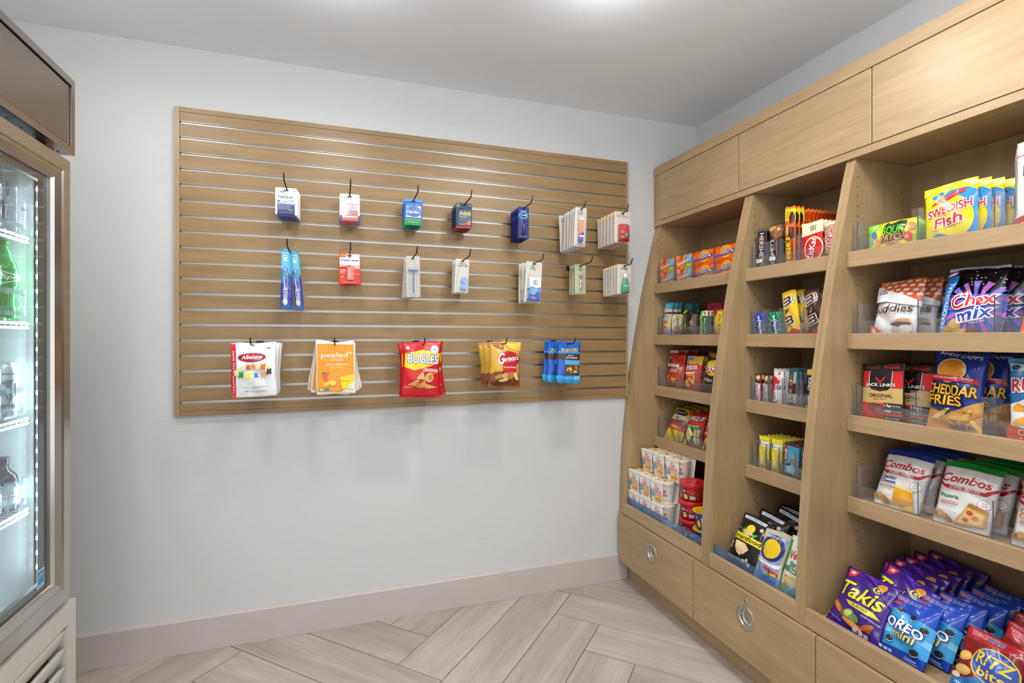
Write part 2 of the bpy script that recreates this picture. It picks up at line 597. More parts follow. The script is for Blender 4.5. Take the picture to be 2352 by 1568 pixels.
ORD = ['frontmost', 'second', 'third', 'fourth', 'fifth', 'sixth', 'seventh', 'eighth', 'ninth', 'tenth']
def nth(i, n):
    if n == 1:
        return ''
    if i == 0:
        return ', frontmost'
    if i == n - 1 and n > 2:
        return ', rearmost'
    return ', %s from front' % ORD[i]
# ------------------------------------------------------------------ the setting
WX0, WX1, WY0, WY1 = -1.46, 1.866, -1.6, 2.357

def wallpaper(name, col, axis):
    m = bpy.data.materials.new(name)
    m.use_nodes = True
    nt = m.node_tree
    b = nt.nodes['Principled BSDF']
    tc = nt.nodes.new('ShaderNodeTexCoord')
    mp = nt.nodes.new('ShaderNodeMapping')
    s = [16.0, 16.0, 620.0]
    mp.inputs['Scale'].default_value = s
    nt.links.new(tc.outputs['Object'], mp.inputs[0])
    n = nt.nodes.new('ShaderNodeTexNoise')
    n.inputs['Scale'].default_value = 1.0; n.inputs['Detail'].default_value = 5
    nt.links.new(mp.outputs[0], n.inputs['Vector'])
    r = nt.nodes.new('ShaderNodeValToRGB')
    c = hexc(col)
    r.color_ramp.elements[0].position = 0.3; r.color_ramp.elements[1].position = 0.62
    r.color_ramp.elements[0].color = (*[x * 0.945 for x in c], 1)
    r.color_ramp.elements[1].color = (*c, 1)
    nt.links.new(n.outputs['Fac'], r.inputs[0])
    nt.links.new(r.outputs[0], b.inputs['Base Color'])
    b.inputs['Roughness'].default_value = 0.6
    bp = nt.nodes.new('ShaderNodeBump')
    bp.inputs['Strength'].default_value = 0.06; bp.inputs['Distance'].default_value = 0.001
    nt.links.new(n.outputs['Fac'], bp.inputs['Height'])
    nt.links.new(bp.outputs[0], b.inputs['Normal'])
    return m
M_WALL = wallpaper('woven_wallpaper', 'D0D1D2', 'X')
M_CEIL = principled('ceiling_paint', 'EEF4FC', 0.75, bump=0.05, bscale=220, var=0.01)
M_BASE = principled('baseboard_paint', 'C2B8B5', 0.42, bump=0.03, bscale=120, var=0.015)
M_GROUT = principled('grout', '7C736C', 0.85, bump=0.2, bscale=400)
M_SLAT = wood('slat_wood', '886B46', 'A38558', 'X', 0.40, 1.0)
M_WX = wood('cabinet_wood_x', 'A48863', 'B99D78', 'X', 0.36, 1.0)
M_WY = wood('cabinet_wood_y', 'A48863', 'B99D78', 'Y', 0.34, 1.0)
M_WZ = wood('cabinet_wood_z', '9D825D', 'B39770', 'Z', 0.36, 0.8)
M_PLANK = wood('plank_tile', 'A59A8D', 'CABFB2', 'X', 0.42, 0.42, random_obj=True, contrast=0.95, bump=0.05, pores=0.16)
M_ALU = principled('brushed_aluminium', 'AEACA8', 0.34, 1.0, aniso=(2, 60, 60), var=0.08, vscale=6)
M_BLACK = principled('black_metal', '17171A', 0.35, 0.0, 0.5, var=0.05)
M_STEEL = principled('satin_steel', 'C9C5BE', 0.24, 1.0, aniso=(60, 3, 60), var=0.06, vscale=5)

def struct(o):
    o['kind'] = 'structure'
    return o
struct(box('wall_back', WX0 - 0.1, WY1, 0, WX1 + 0.1, WY1 + 0.1, CEIL, M_WALL))
struct(box('wall_right', WX1, WY0, 0, WX1 + 0.1, WY1, CEIL, M_WALL))
struct(box('wall_left', WX0 - 0.1, WY0, 0, WX0, WY1, CEIL, M_WALL))
struct(box('ceiling', WX0 - 0.1, WY0, CEIL, WX1 + 0.1, WY1 + 0.1, CEIL + 0.1, M_CEIL))

# skirting with a small stepped top edge
def skirting(name, x0, x1):
    bm = bmesh.new()
    prof = [(0, 0), (-0.016, 0), (-0.016, 0.128), (-0.012, 0.1335), (-0.004, 0.1365), (0, 0.1365)]
    a = [bm.verts.new((x0, y, z)) for y, z in prof]
    b = [bm.verts.new((x1, y, z)) for y, z in prof]
    n = len(prof)
    bm.faces.new(a); bm.faces.new(b[::-1])
    for i in range(n):
        bm.faces.new((a[i], b[i], b[(i + 1) % n], a[(i + 1) % n]))
    bmesh.ops.recalc_face_normals(bm, faces=bm.faces[:])
    o = link(name, bm_mesh(name, bm, M_BASE), None, (0, WY1, 0.0))
    return struct(o)
skirting('baseboard_back', WX0 + 0.001, 1.425)

# herringbone floor: every plank tile its own piece
floor = struct(box('floor', WX0 - 0.1, WY0, -0.06, WX1 + 0.1, WY1 + 0.1, -0.0022, M_GROUT))
PW = 0.2032
PL = PW * 5
def clip_poly(poly, a, b, c):
    """keep a*x + b*y <= c"""
    out = []
    for i in range(len(poly)):
        p, q = poly[i], poly[(i + 1) % len(poly)]
        dp, dq = a * p[0] + b * p[1] - c, a * q[0] + b * q[1] - c
        if dp <= 0:
            out.append(p)
        if dp * dq < 0:
            t = dp / (dp - dq)
            out.append((p[0] + t * (q[0] - p[0]), p[1] + t * (q[1] - p[1])))
    return out
def plank(e0, e1, g0, g1, along_e):
    gp = 0.0021
    e0 += gp; e1 -= gp; g0 += gp; g1 -= gp
    r2 = math.sqrt(0.5)
    poly = [((e + g) * r2, (e - g) * r2) for e, g in ((e0, g0), (e0, g1), (e1, g1), (e1, g0))]
    area = 0
    for i in range(4):
        p, q = poly[i], poly[(i + 1) % 4]
        area += p[0] * q[1] - p[1] * q[0]
    if area < 0:
        poly.reverse()
    cxy = (sum(p[0] for p in poly) / 4, sum(p[1] for p in poly) / 4)
    for a, b, c in ((1, 0, WX1), (-1, 0, -WX0), (0, 1, WY1 - 0.016), (0, -1, 0.1)):
        poly = clip_poly(poly, a, b, c)
        if len(poly) < 3:
            return
    xs = [p[0] for p in poly]; ys = [p[1] for p in poly]
    if max(xs) - min(xs) < 0.01 or max(ys) - min(ys) < 0.01:
        return
    ang = PI / 4 if along_e else -PI / 4
    rot = Matrix.Rotation(-ang, 2)
    loc = [rot @ Vector((p[0] - cxy[0], p[1] - cxy[1])) for p in poly]
    m = Vector((sum(p.x for p in loc) / len(loc), sum(p.y for p in loc) / len(loc)))
    bm = bmesh.new()
    lo = [bm.verts.new((p.x, p.y, -0.008)) for p in loc]
    mi_ = [bm.verts.new((p.x, p.y, -0.0008)) for p in loc]
    hi = []
    for p in loc:
        d = (p - m); d = d.normalized() * min(0.0012, d.length * .2)
        hi.append(bm.verts.new((p.x - d.x, p.y - d.y, 0.0)))
    bm.faces.new(hi)
    n = len(loc)
    for i in range(n):
        j = (i + 1) % n
        bm.faces.new((lo[i], lo[j], mi_[j], mi_[i])); bm.faces.new((mi_[i], mi_[j], hi[j], hi[i]))
    bmesh.ops.recalc_face_normals(bm, faces=bm.faces[:])
    o = link('plank', bm_mesh('plank', bm, M_PLANK), floor, (cxy[0], cxy[1], 0), (0, 0, ang))
    o.matrix_parent_inverse = floor.matrix_basis.inverted()
E0, G0 = 2.384, -1.061
for k in range(-14, 16):
    for mm in range(-3, 4):
        eb = E0 - k * PW + 2 * PL * mm
        plank(eb - PL, eb, G0 + k * PW, G0 + (k + 1) * PW, True)
        plank(eb - PW, eb, G0 + (k + 1) * PW, G0 + (k + 1) * PW + PL, False)

# recessed ceiling lights; far row and right-bay one are added fill
M_LAMP = emit('lamp_glow', 'FFF6E6', 30.0)
M_TRIM = principled('lamp_trim', 'F2F2F0', 0.4)
def downlight(x, y, watts, share, label):
    root = empty('ceiling_downlight', (x, y, CEIL))
    tag(root, label, 'ceiling light', 'recessed ceiling lights')
    bm = bmesh.new()
    n = 28
    prof = [(0.092, 0.0), (0.090, -0.006), (0.072, -0.009), (0.066, -0.003), (0.064, 0.0)]
    rings = [[bm.verts.new((r * math.cos(2 * PI * k / n), r * math.sin(2 * PI * k / n), z)) for k in range(n)] for r, z in prof]
    for i in range(len(prof) - 1):
        for k in range(n):
            bm.faces.new((rings[i][k], rings[i + 1][k], rings[i + 1][(k + 1) % n], rings[i][(k + 1) % n])).smooth = True
    link('trim_ring', bm_mesh('trim_ring', bm, M_TRIM), root)
    bm = bmesh.new()
    lathe(bm, [(0.064, -0.002), (0.058, -0.010), (0.035, -0.014), (0.001, -0.015)], 28)
    link('diffuser', bm_mesh('diffuser', bm, M_LAMP), root)
    ld = bpy.data.lights.new('downlight', 'AREA')
    ld.shape = 'DISK'; ld.size = 0.12; ld.energy = watts; ld.color = (1.0, 0.985, 0.96); ld.spread = math.radians(165)
    lo = bpy.data.objects.new('downlight_lamp', ld)
    C.objects.link(lo); lo.parent = root; lo.location = (0, 0, -0.020)
    # added point light below the diffuser, fills ceiling and upper walls
    pd = bpy.data.lights.new('ceiling_fill', 'POINT')
    pd.shadow_soft_size = 0.06; pd.energy = watts * share; pd.color = (0.97, 0.985, 1.0)
    po = bpy.data.objects.new('ceiling_fill_lamp', pd)
    C.objects.link(po); po.parent = root; po.location = (0, 0, -0.13)
names = ['leftmost ceiling downlight of the row nearest the slat board', 'middle ceiling downlight of the row nearest the slat board',
         'right ceiling downlight in front of the snack cabinet', 'left added fill downlight of the unseen row farther from the slat board',
         'middle added fill downlight of the unseen row farther from the slat board', 'right added fill downlight of the unseen row farther from the slat board', 'added unseen fill downlight nearest the right bay of the snack cabinet']
for (x, y, w, sh), nm in zip(LAMPS, names):
    downlight(x, y, w, sh, nm)

# ------------------------------------------------------------------ slat board
BY = 2.340
Z0, DZ = 2.0965, 0.06137
board = empty('slat_board', (0.41, BY, 0.938))
tag(board, 'wood slat display board with silver grooves hanging on the white wall', 'display board')
def bchild(name, x0, y0, z0, x1, y1, z1, mat, bev=0.0006):
    o = box(name, x0, y0, z0, x1, y1, z1, mat, None, bev)
    o.parent = board
    o.matrix_parent_inverse = Matrix.Translation((-0.41, -BY, -0.938))
    return o
XL, XR = -0.606, 1.428
bchild('side_trim', XL, BY - 0.001, 0.938, XL + 0.0185, WY1 - 0.0005, 2.156, M_WZ)
bchild('side_trim', XR - 0.0135, BY - 0.001, 0.938, XR, WY1 - 0.0005, 2.156, M_WZ)
bchild('edge_trim', XL + 0.019, BY - 0.001, 2.1375, XR - 0.014, WY1 - 0.0005, 2.156, M_SLAT)
bchild('edge_trim', XL + 0.019, BY - 0.001, 0.938, XR - 0.014, WY1 - 0.0005, 0.9555, M_SLAT)
edges = [2.137] + [Z0 - DZ * k for k in range(19)] + [0.956]
GAP = 0.0046
for k in range(20):
    zt = edges[k] - (GAP if k > 0 else 0)
    zb = edges[k + 1] + (GAP if k < 19 else 0)
    bchild('slat', XL + 0.019, BY, zb, XR - 0.014, BY + 0.012, zt, M_SLAT, 0.0008)
for k in range(19):
    z = Z0 - DZ * k
    bm = bmesh.new()
    add_box(bm, XL + 0.022, BY + 0.0075, z - GAP - 0.001, XR - 0.016, BY + 0.0085, z + GAP + 0.001)
    add_box(bm, XL + 0.022, BY + 0.0005, z - GAP, XR - 0.016, BY + 0.0075, z - GAP + 0.0012)
    add_box(bm, XL + 0.022, BY + 0.0005, z + GAP - 0.0010, XR - 0.016, BY + 0.0075, z + GAP)
    o = link('groove_insert', bm_mesh('groove_insert', bm, M_ALU), board)
    o.matrix_parent_inverse = Matrix.Translation((-0.41, -BY, -0.938))
bchild('backer', XL + 0.019, BY + 0.0125, 0.9565, XR - 0.014, WY1 - 0.0005, 2.1365, M_SLAT, 0)

# ------------------------------------------------------------------ peg hooks
HOOKL = 0.235
def hook_mesh(L):
    bm = bmesh.new()
    tube(bm, [(0, -0.002, 0), (0, -L + 0.004, 0.004), (0, -L - 0.004, 0.009), (0, -L - 0.018, 0.030)], 0.0026, 8)
    return bm_mesh('wire', bm, M_BLACK)
HK = {}
def peg_hook(x, row, label, L=HOOKL):
    z = Z0 - DZ * {1: 4, 2: 8, 3: 14}[row]
    root = empty('peg_hook', (x, BY - 0.0035, z - 0.020))
    tag(root, label, 'hook', 'black peg hooks on the slat board')
    if L not in HK:
        HK[L] = hook_mesh(L)
    link('wire', HK[L], root)
    if 'p' not in HK:
        HK['p'] = box_me('back_plate', -0.0135, -0.0012, -0.006, 0.0135, 0.0028, 0.0175, M_BLACK, 0.0006)
    link('back_plate', HK['p'], root)
    return root
def hz(row, L):   # height of the wire at distance L from the board
    return Z0 - DZ * {1: 4, 2: 8, 3: 14}[row] - 0.020 + 0.004 * L / HOOKL - 0.0026
# ------------------------------------------------------------------ snack cabinet along the right wall
PROFILE = [(1.378, .350), (1.380, .45), (1.384, .536), (1.391, .656), (1.402, .79), (1.419, .947), (1.441, 1.105), (1.4625, 1.228),
           (1.491, 1.379), (1.510, 1.473), (1.532, 1.568), (1.5535, 1.652), (1.576, 1.748), (1.599, 1.8315)]
XB = 1.852                      # front of the back panels
SH = [1.524, 1.262, 1.000, 0.738]   # tops of the shelf edge rails
SHZ = [z - 0.012 for z in SH]       # what the goods stand on
DECK = 0.372
def rel(o, root):
    o.parent = root
    o.matrix_parent_inverse = Matrix.Translation(-root.location)
    return o
def side_panel(root, y0, y1, name='side_panel', dx=0.0, zbot=None, zx=None):
    bm = bmesh.new()
    pts = [(XB + 0.013, .350), *[(x + dx, z) for x, z in PROFILE], (XB + 0.013, 1.8315)]
    if zbot is not None:
        pts = [(XB + 0.013, zbot), (zx, zbot)] + pts[1:]
    a = [bm.verts.new((x, y0, z)) for x, z in pts]
    b = [bm.verts.new((x, y1, z)) for x, z in pts]
    bm.faces.new(a); bm.faces.new(b[::-1])
    n = len(pts)
    for i in range(n):
        bm.faces.new((a[i], b[i], b[(i + 1) % n], a[(i + 1) % n]))
    bmesh.ops.recalc_face_normals(bm, faces=bm.faces[:])
    return rel(link(name, bm_mesh(name, bm, M_WZ)), root)
M_HOLE = principled('drilled_hole', '2A2018', 0.9)
def pin_holes(root, y, s):
    bm = bmesh.new()
    for x in (1.605, 1.809):
        z = 0.46
        while z < 1.78:
            if all(not (t - 0.055 < z < t + 0.004) for t in SH):
                vs = [bm.verts.new((x + 0.0026 * math.cos(k * PI / 3), y + s * 0.0004, z + 0.0026 * math.sin(k * PI / 3))) for k in range(6)]
                bm.faces.new(vs if s > 0 else vs[::-1])
            z += 0.032
    o = rel(link('pin_holes', bm_mesh('pin_holes', bm, M_HOLE)), root)
    o['kind'] = 'stuff'
M_ACR = clear('clear_acrylic', (0.95, 0.955, 0.96), 1.5, 0.03, body=0.035, bodycol=(.8, .82, .85))
M_ACRB = clear('blue_tinted_acrylic', (0.60, 0.77, 0.96), 1.5, 0.03, body=0.12, bodycol=(0.22, 0.45, 0.80))
M_ACRE = principled('acrylic_edge', '4A4C52', 0.3)
units = [('leftmost open shelf bay with curved side panel holding noodle cups and detergent boxes', 2.335, 2.302, 1.713, 1.6903),
         ('narrow middle open shelf bay holding candy bars and cheese popcorn', 1.6897, 1.667, 1.264, 1.2478),
         ('wide right open shelf bay holding purple and white snack bags', 1.2472, 1.231, 0.62, 0.585)]
BAYS = []
for lab, ya, yb, yc, yd in units:
    root = empty('shelf_unit', (1.62, (ya + yd) / 2, 0.350))
    tag(root, lab, 'shelf unit', 'bays of the snack cabinet')
    side_panel(root, yb, ya)
    side_panel(root, yd, yc)
    pin_holes(root, yb, -1); pin_holes(root, yc, 1)
    rel(box('back_panel', XB, yc + 0.0002, .352, XB + 0.013, yb - 0.0002, 1.831, M_WZ), root)
    for z in SH:
        s = rel(box('shelf', 1.5745, yc + 0.0005, z - 0.030, XB - 0.0005, yb - 0.0005, z - 0.012, M_WY, None, 0.0005), root)
        e = box('edge_rail', 1.556, yc + 0.0005, z - 0.050, 1.574, yb - 0.0005, z, M_WY, None, 0.0012)
        e.parent = s; e.matrix_parent_inverse = Matrix.Translation(-s.location)
        a = box('clear_front', 1.5748, yc + 0.002, z - 0.0116, 1.5764, yb - 0.002, z + 0.040, M_ACR)
        a.parent = s; a.matrix_parent_inverse = Matrix.Translation(-s.location)
    rel(box('deck', 1.397, yc + 0.0005, DECK - 0.018, XB - 0.0005, yb - 0.0005, DECK, M_WY, None, 0.0005), root)
    rel(box('deck_rail', 1.378, yc + 0.0005, .351, 1.3965, yb - 0.0005, .406, M_WY, None, 0.0012), root)
    BAYS.append(root)
side_panel(BAYS[0], 2.3355, 2.3560, 'filler_strip', 0.005)

# overhead cupboards
for lab, y1, y0 in (('first overhead cupboard with plain flap door beside the white wall', 2.3345, 1.7405), ('second overhead cupboard with plain flap door, middle of three', 1.7395, 1.1725),
                    ('third overhead cupboard with plain flap door at the upper right corner', 1.1715, 0.585)):
    root = empty('overhead_cupboard', (1.72, (y0 + y1) / 2, 1.832))
    tag(root, lab, 'cabinet', 'overhead cupboards of the snack cabinet')
    bm = bmesh.new()
    add_box(bm, 1.588, y0, 1.832, XB + 0.013, y1, 1.8555)
    add_box(bm, 1.607, y0, 1.8557, XB + 0.013, y1, 2.097)
    rel(link('carcass', bm_mesh('carcass', bm, M_WY)), root)
    yt = 2.3015 if y1 > 2.3 else y1 - 0.0018
    rel(box('door', 1.588, y0 + 0.0018, 1.8585, 1.606, yt, 2.0965, M_WY, None, 0.0008), root)
    if y1 > 2.3:
        rel(box('end_stile', 1.588, 2.3025, 1.8560, 1.606, 2.3345, 2.0965, M_WZ, None, 0.0006), root)
crown = box('crown_board', 1.584, 0.585, 2.0975, XB + 0.013, 2.3345, 2.1415, M_WY, None, 0.001)
tag(crown, 'long wooden crown board running along the top of the snack cabinet', 'trim board')
fil = box('filler_board', 1.594, 2.3355, 1.832, 1.864, 2.3562, 2.1400, M_WZ)
tag(fil, 'narrow wooden filler board between overhead cupboard and white wall', 'trim board')

# drawers with recessed ring pulls
M_PULL = principled('pull_nickel', 'BDB8AE', 0.28, 1.0, var=0.03)
def pull_mesh():
    """round cup pull whose front plane is x = 0 (facing -x)"""
    bm = bmesh.new()
    n = 32
    prof = [(0.0425, 0.0), (0.0425, -0.0016), (0.040, -0.0024), (0.030, -0.0022), (0.0278, -0.0010), (0.0270, 0.006), (0.0262, 0.0125), (0.022, 0.0165), (0.011, 0.0178), (0.0005, 0.018)]
    rings = [[bm.verts.new((d, r * math.cos(2 * PI * k / n), r * math.sin(2 * PI * k / n))) for k in range(n)] for r, d in prof]
    for i in range(len(prof) - 1):
        for k in range(n):
            bm.faces.new((rings[i][k], rings[i][(k + 1) % n], rings[i + 1][(k + 1) % n], rings[i + 1][k])).smooth = True
    bmesh.ops.recalc_face_normals(bm, faces=bm.faces[:])
    return bm_mesh('ring_pull', bm, M_PULL)
def lock_mesh():
    bm = bmesh.new()
    n = 20
    prof = [(0.0095, 0.0), (0.0095, -0.002), (0.008, -0.003), (0.006, -0.0026), (0.0058, -0.0014), (0.0002, -0.0014)]
    rings = [[bm.verts.new((d, r * math.cos(2 * PI * k / n), r * math.sin(2 * PI * k / n))) for k in range(n)] for r, d in prof]
    for i in range(len(prof) - 1):
        for k in range(n):
            bm.faces.new((rings[i][k], rings[i][(k + 1) % n], rings[i + 1][(k + 1) % n], rings[i + 1][k])).smooth = True
    bmesh.ops.recalc_face_normals(bm, faces=bm.faces[:])
    add_box(bm, -0.0022, -0.0032, -0.0008, -0.0012, 0.0032, 0.0008, 1)
    return bm_mesh('lock', bm, [M_PULL, M_BLACK])
PULL, LOCK = pull_mesh(), lock_mesh()
def drawer_front(y0, y1, pull):
    """panel with a round opening for the pull"""
    bm = bmesh.new()
    z0, z1, x0, x1 = .109, .3475, 1.366, 1.384
    if not pull:
        add_box(bm, x0, y0, z0, x1, y1, z1)
    else:
        yc, zc, r, n = (y0 + y1) / 2 + 0.0, 0.257, 0.0400, 32
        ring = [(yc + r * math.cos(2 * PI * k / n), zc + r * math.sin(2 * PI * k / n)) for k in range(n)]
        def edge(k):
            a = 2 * PI * k / n
            c, s = math.cos(a), math.sin(a)
            t = min((y1 - yc) / abs(c) if abs(c) > 1e-6 else 9, ((z1 - zc) if s > 0 else (zc - z0)) / abs(s) if abs(s) > 1e-6 else 9)
            return (yc + c * t, zc + s * t)
        outer = [edge(k) for k in range(n)]
        fi = [bm.verts.new((x0, y, z)) for y, z in ring]; fo = [bm.verts.new((x0, y, z)) for y, z in outer]
        bi = [bm.verts.new((x1, y, z)) for y, z in ring]; bo = [bm.verts.new((x1, y, z)) for y, z in outer]
        corners = {}
        for k in range(n):
            j = (k + 1) % n
            bm.faces.new((fi[k], fi[j], fo[j], fo[k])); bm.faces.new((bi[k], bo[k], bo[j], bi[j]))
            bm.faces.new((fi[k], bi[k], bi[j], fi[j])); bm.faces.new((fo[k], fo[j], bo[j], bo[k]))
            p, q = outer[k], outer[j]
            if abs(p[0] - q[0]) > 1e-6 and abs(p[1] - q[1]) > 1e-6:   # fill the panel's corner
                c = (y1 if max(p[0], q[0]) > y1 - 1e-6 else y0, z1 if max(p[1], q[1]) > z1 - 1e-6 else z0)
                cf, cb = bm.verts.new((x0, *c)), bm.verts.new((x1, *c))
                bm.faces.new((fo[k], fo[j], cf)); bm.faces.new((bo[k], cb, bo[j]))
                bm.faces.new((fo[k], cf, cb, bo[k])); bm.faces.new((cf, fo[j], bo[j], cb))
        bmesh.ops.recalc_face_normals(bm, faces=bm.faces[:])
    return bm_mesh('drawer', bm, M_WY)
for lab, y1, y0, pull in (('wide drawer with silver ring pull and lock under the noodle cup bay', 2.3345, 1.7465, True),
                          ('wide drawer with silver ring pull and lock under the popcorn bay', 1.7455, 1.1815, True),
                          ('wide drawer with silver ring pull at the lower right corner under the purple chip bags', 1.1805, 0.585, True)):
    root = empty('drawer_cabinet', (1.62, (y0 + y1) / 2, 0.105))
    tag(root, lab, 'drawer', 'drawer cabinets under the open bays')
    yt = y1 - 0.0015
    d = rel(link('drawer', drawer_front(y0 + 0.0015, yt, pull)), root)
    bm = bmesh.new()
    add_box(bm, 1.405, y0 + 0.001, 0.107, XB + 0.013, y1 - 0.001, 0.3495)
    add_box(bm, 1.386, y0 + 0.001, 0.107, 1.405, y0 + 0.015, 0.3495)
    add_box(bm, 1.386, y1 - 0.015, 0.107, 1.405, y1 - 0.001, 0.3495)
    rel(link('carcass', bm_mesh('carcass', bm, M_WY)), root)
    yc = (y0 + y1) / 2
    link('ring_pull', PULL, d, (1.366, yc, 0.257))
    link('lock', LOCK, d, (1.366, yc, 0.316))
kick = box('toe_kick', 1.428, 0.585, 0.0006, 1.446, 2.3385, 0.1065, M_WY)
tag(kick, 'recessed wooden toe kick board along the floor under the drawers', 'trim board')

# clear shelf fronts and dividers
rows = ['top', 'second', 'third', 'fourth']
bayn = ['left bay', 'middle bay', 'right bay']
BAYY = [(1.713, 2.302), (1.264, 1.667), (0.62, 1.231)]
DIV = {(0, 0): [2.291, 2.160, 2.023, 1.876], (0, 1): [2.290, 2.139, 2.012, 1.910], (0, 2): [2.290, 2.128, 1.999], (0, 3): [2.290, 2.128, 1.995],
       (1, 0): [1.652, 1.581, 1.517, 1.436], (1, 1): [1.655, 1.583, 1.508, 1.412], (1, 2): [1.655, 1.572, 1.505, 1.430], (1, 3): [1.652, 1.582, 1.520, 1.449],
       (2, 0): [1.211, 1.029, .847], (2, 1): [1.211, 1.029, .847], (2, 2): [1.213, 1.034, .860], (2, 3): [1.213, 1.029, .850]}
bmf = bmesh.new()
add_box(bmf, 0.0, -0.016, 0, 0.0016, 0.016, 0.108)
add_box(bmf, 0.0018, -0.0009, 0, 0.235, 0.0009, 0.108)
for e in [e for e in bmf.edges]:
    pass
add_box(bmf, -0.0002, -0.0008, 0.0005, 0.0019, 0.0008, 0.1075, 1)
DIVME = bm_mesh('acrylic_divider', bmf, [M_ACR, M_ACRE])
cnt = ['first', 'second', 'third', 'fourth', 'fifth']
for (b, r), ys in DIV.items():
    y0, y1 = BAYY[b]
    z = SHZ[r]
    for i, y in enumerate(ys):
        d = link('acrylic_divider', DIVME, None, (1.5772, y, z + 0.0004))
        tag(d, '%s clear acrylic divider from the left on the %s shelf, %s' % (cnt[i], rows[r], bayn[b]), 'shelf divider', 'clear shelf dividers')
for b in (0, 1):
    y0, y1 = BAYY[b]
    o = box('blue_deck_strip', 1.3972, y0 + 0.002, DECK + 0.0005, 1.3986, y1 - 0.002, 0.438, M_ACRB)
    tag(o, 'blue tinted acrylic strip along the bottom deck of the %s' % bayn[b], 'shelf front')
for (yy, lab) in ((1.613, 'small white price tag on the clear strip below the plain chocolate bar'), (1.548, 'small white price tag on the clear strip below the almond chocolate bar')):
    t = box('price_tag', 1.5732, yy - 0.013, 1.543, 1.5744, yy + 0.013, 1.556, paper('F4F4F2'))
    tag(t, lab, 'price tag', 'price tags on the candy shelf')
    pm = print_mesh('price_print', [T('303034', '$2.75', .5, .5, .6, .6)], 0.026, 0.013, lambda x, y, o: Vector((-0.0006 - o, 0.013 - x, y)), 'paper')
    link('price_print', pm, t)

# ------------------------------------------------------------------ display fridge
FX, FY0, FY1 = -0.73, 1.12, 1.846
FT = 1.999
M_BRZ = principled('fridge_steel', 'A89E93', 0.27, 1.0, aniso=(1, 4, 40), var=0.05, vscale=10)
M_ALUF = principled('door_aluminium', 'C6C2BC', 0.22, 1.0, var=0.03)
M_LINER = principled('fridge_liner', 'EEF5F6', 0.35, var=0.01)
M_DARK = principled('fridge_gasket', '1E1F22', 0.4)
M_GREY = principled('grille_paint', 'C9C5BF', 0.35, var=0.03)
fr = empty('display_fridge', (-1.09, (FY0 + FY1) / 2, 0))
tag(fr, 'tall steel glass-door drinks fridge with white interior lights at the left', 'fridge')
def fc(name, x0, y0, z0, x1, y1, z1, mat, bev=0.0, parent=None):
    o = box(name, x0, y0, z0, x1, y1, z1, mat, None, bev)
    p = parent or fr
    return rel(o, fr) if parent is None else _rel2(o, parent)
def _rel2(o, p):
    o.parent = p
    o.matrix_parent_inverse = (Matrix.Translation(fr.location) @ Matrix.Translation(-fr.location) @ Matrix.Translation(p.location)).inverted()
    return o
# body shell (open towards the door)
bm = bmesh.new()
add_box(bm, -1.45, 1.800, 0.06, FX - 0.046, 1.838, FT - 0.003)
add_box(bm, -1.45, FY0, 0.06, FX - 0.046, FY0 + 0.038, FT - 0.003)
add_box(bm, -1.45, FY0 + 0.038, 0.06, -1.40, 1.800, FT - 0.003)
add_box(bm, -1.40, FY0 + 0.038, 1.79, FX - 0.046, 1.800, FT - 0.003)
add_box(bm, -1.40, FY0 + 0.038, 0.06, FX - 0.046, 1.800, 0.49)
rel(link('body', bm_mesh('body', bm, M_BRZ)), fr)
bm = bmesh.new()
lx0, lx1, ly0, ly1, lz0, lz1 = -1.395, -0.803, FY0 + 0.042, 1.797, 0.495, 1.785
add_box(bm, lx0, ly1 - 0.004, lz0, lx1, ly1, lz1)
add_box(bm, lx0, ly0, lz0, lx1, ly0 + 0.004, lz1)
add_box(bm, lx0, ly0, lz0, lx0 + 0.004, ly1, lz1)
add_box(bm, lx0, ly0, lz1 - 0.004, lx1, ly1, lz1)
add_box(bm, lx0, ly0, lz0, lx1, ly1, lz0 + 0.012)
rel(link('liner', bm_mesh('liner', bm, M_LINER)), fr)
bm = bmesh.new()
add_box(bm, -0.8025, ly1 - 0.006, lz0, -0.7772, ly1 + 0.002, lz1)
add_box(bm, -0.8025, ly0 - 0.002, lz0, -0.7772, ly0 + 0.006, lz1)
add_box(bm, -0.8025, ly0, lz1 - 0.01, -0.7772, ly1, lz1)
add_box(bm, -0.8025, ly0, lz0, -0.7772, ly1, lz0 + 0.01)
rel(link('dark_mullion', bm_mesh('dark_mullion', bm, M_DARK)), fr)
# header: frame with a sunk panel
hd = fc('header', FX - 0.045, FY0, 1.781, FX - 0.012, FY1, FT, M_BRZ, 0.001)
bm = bmesh.new()
w = 0.020
for (a0, a1, b0, b1) in ((FY0, FY1, FT - w, FT), (FY0, FY1, 1.781, 1.781 + w), (FY0, FY0 + w, 1.781 + w, FT - w), (FY1 - w, FY1, 1.781 + w, FT - w)):
    add_box(bm, FX - 0.0119, a0, b0, FX, a1, b1)
_rel2(link('header_frame', bm_mesh('header_frame', bm, M_BRZ)), hd)
bm = bmesh.new()
add_box(bm, FX - 0.0118, FY0 + w + 0.003, 1.781 + w + 0.003, FX - 0.0045, FY1 - w - 0.003, FT - w - 0.003)
bmesh.ops.bevel(bm, geom=bm.edges[:], offset=0.002, segments=1, affect='EDGES')
_rel2(link('sign_panel', bm_mesh('sign_panel', bm, principled('sign_panel_steel', '9C9188', 0.33, 1.0, aniso=(1, 4, 40), var=0.05, vscale=10))), hd)
for k in range(8):
    bmv = bmesh.new(); lathe(bmv, [(0.0035, 0), (0.003, -0.002), (0.001, -0.0025)], 8)
    s = link('screw', bm_mesh('screw', bmv, M_ALU)); s.location = (FX - 0.028, FY1 - 0.03 - 0.06 * k, 1.7808); _rel2(s, hd)
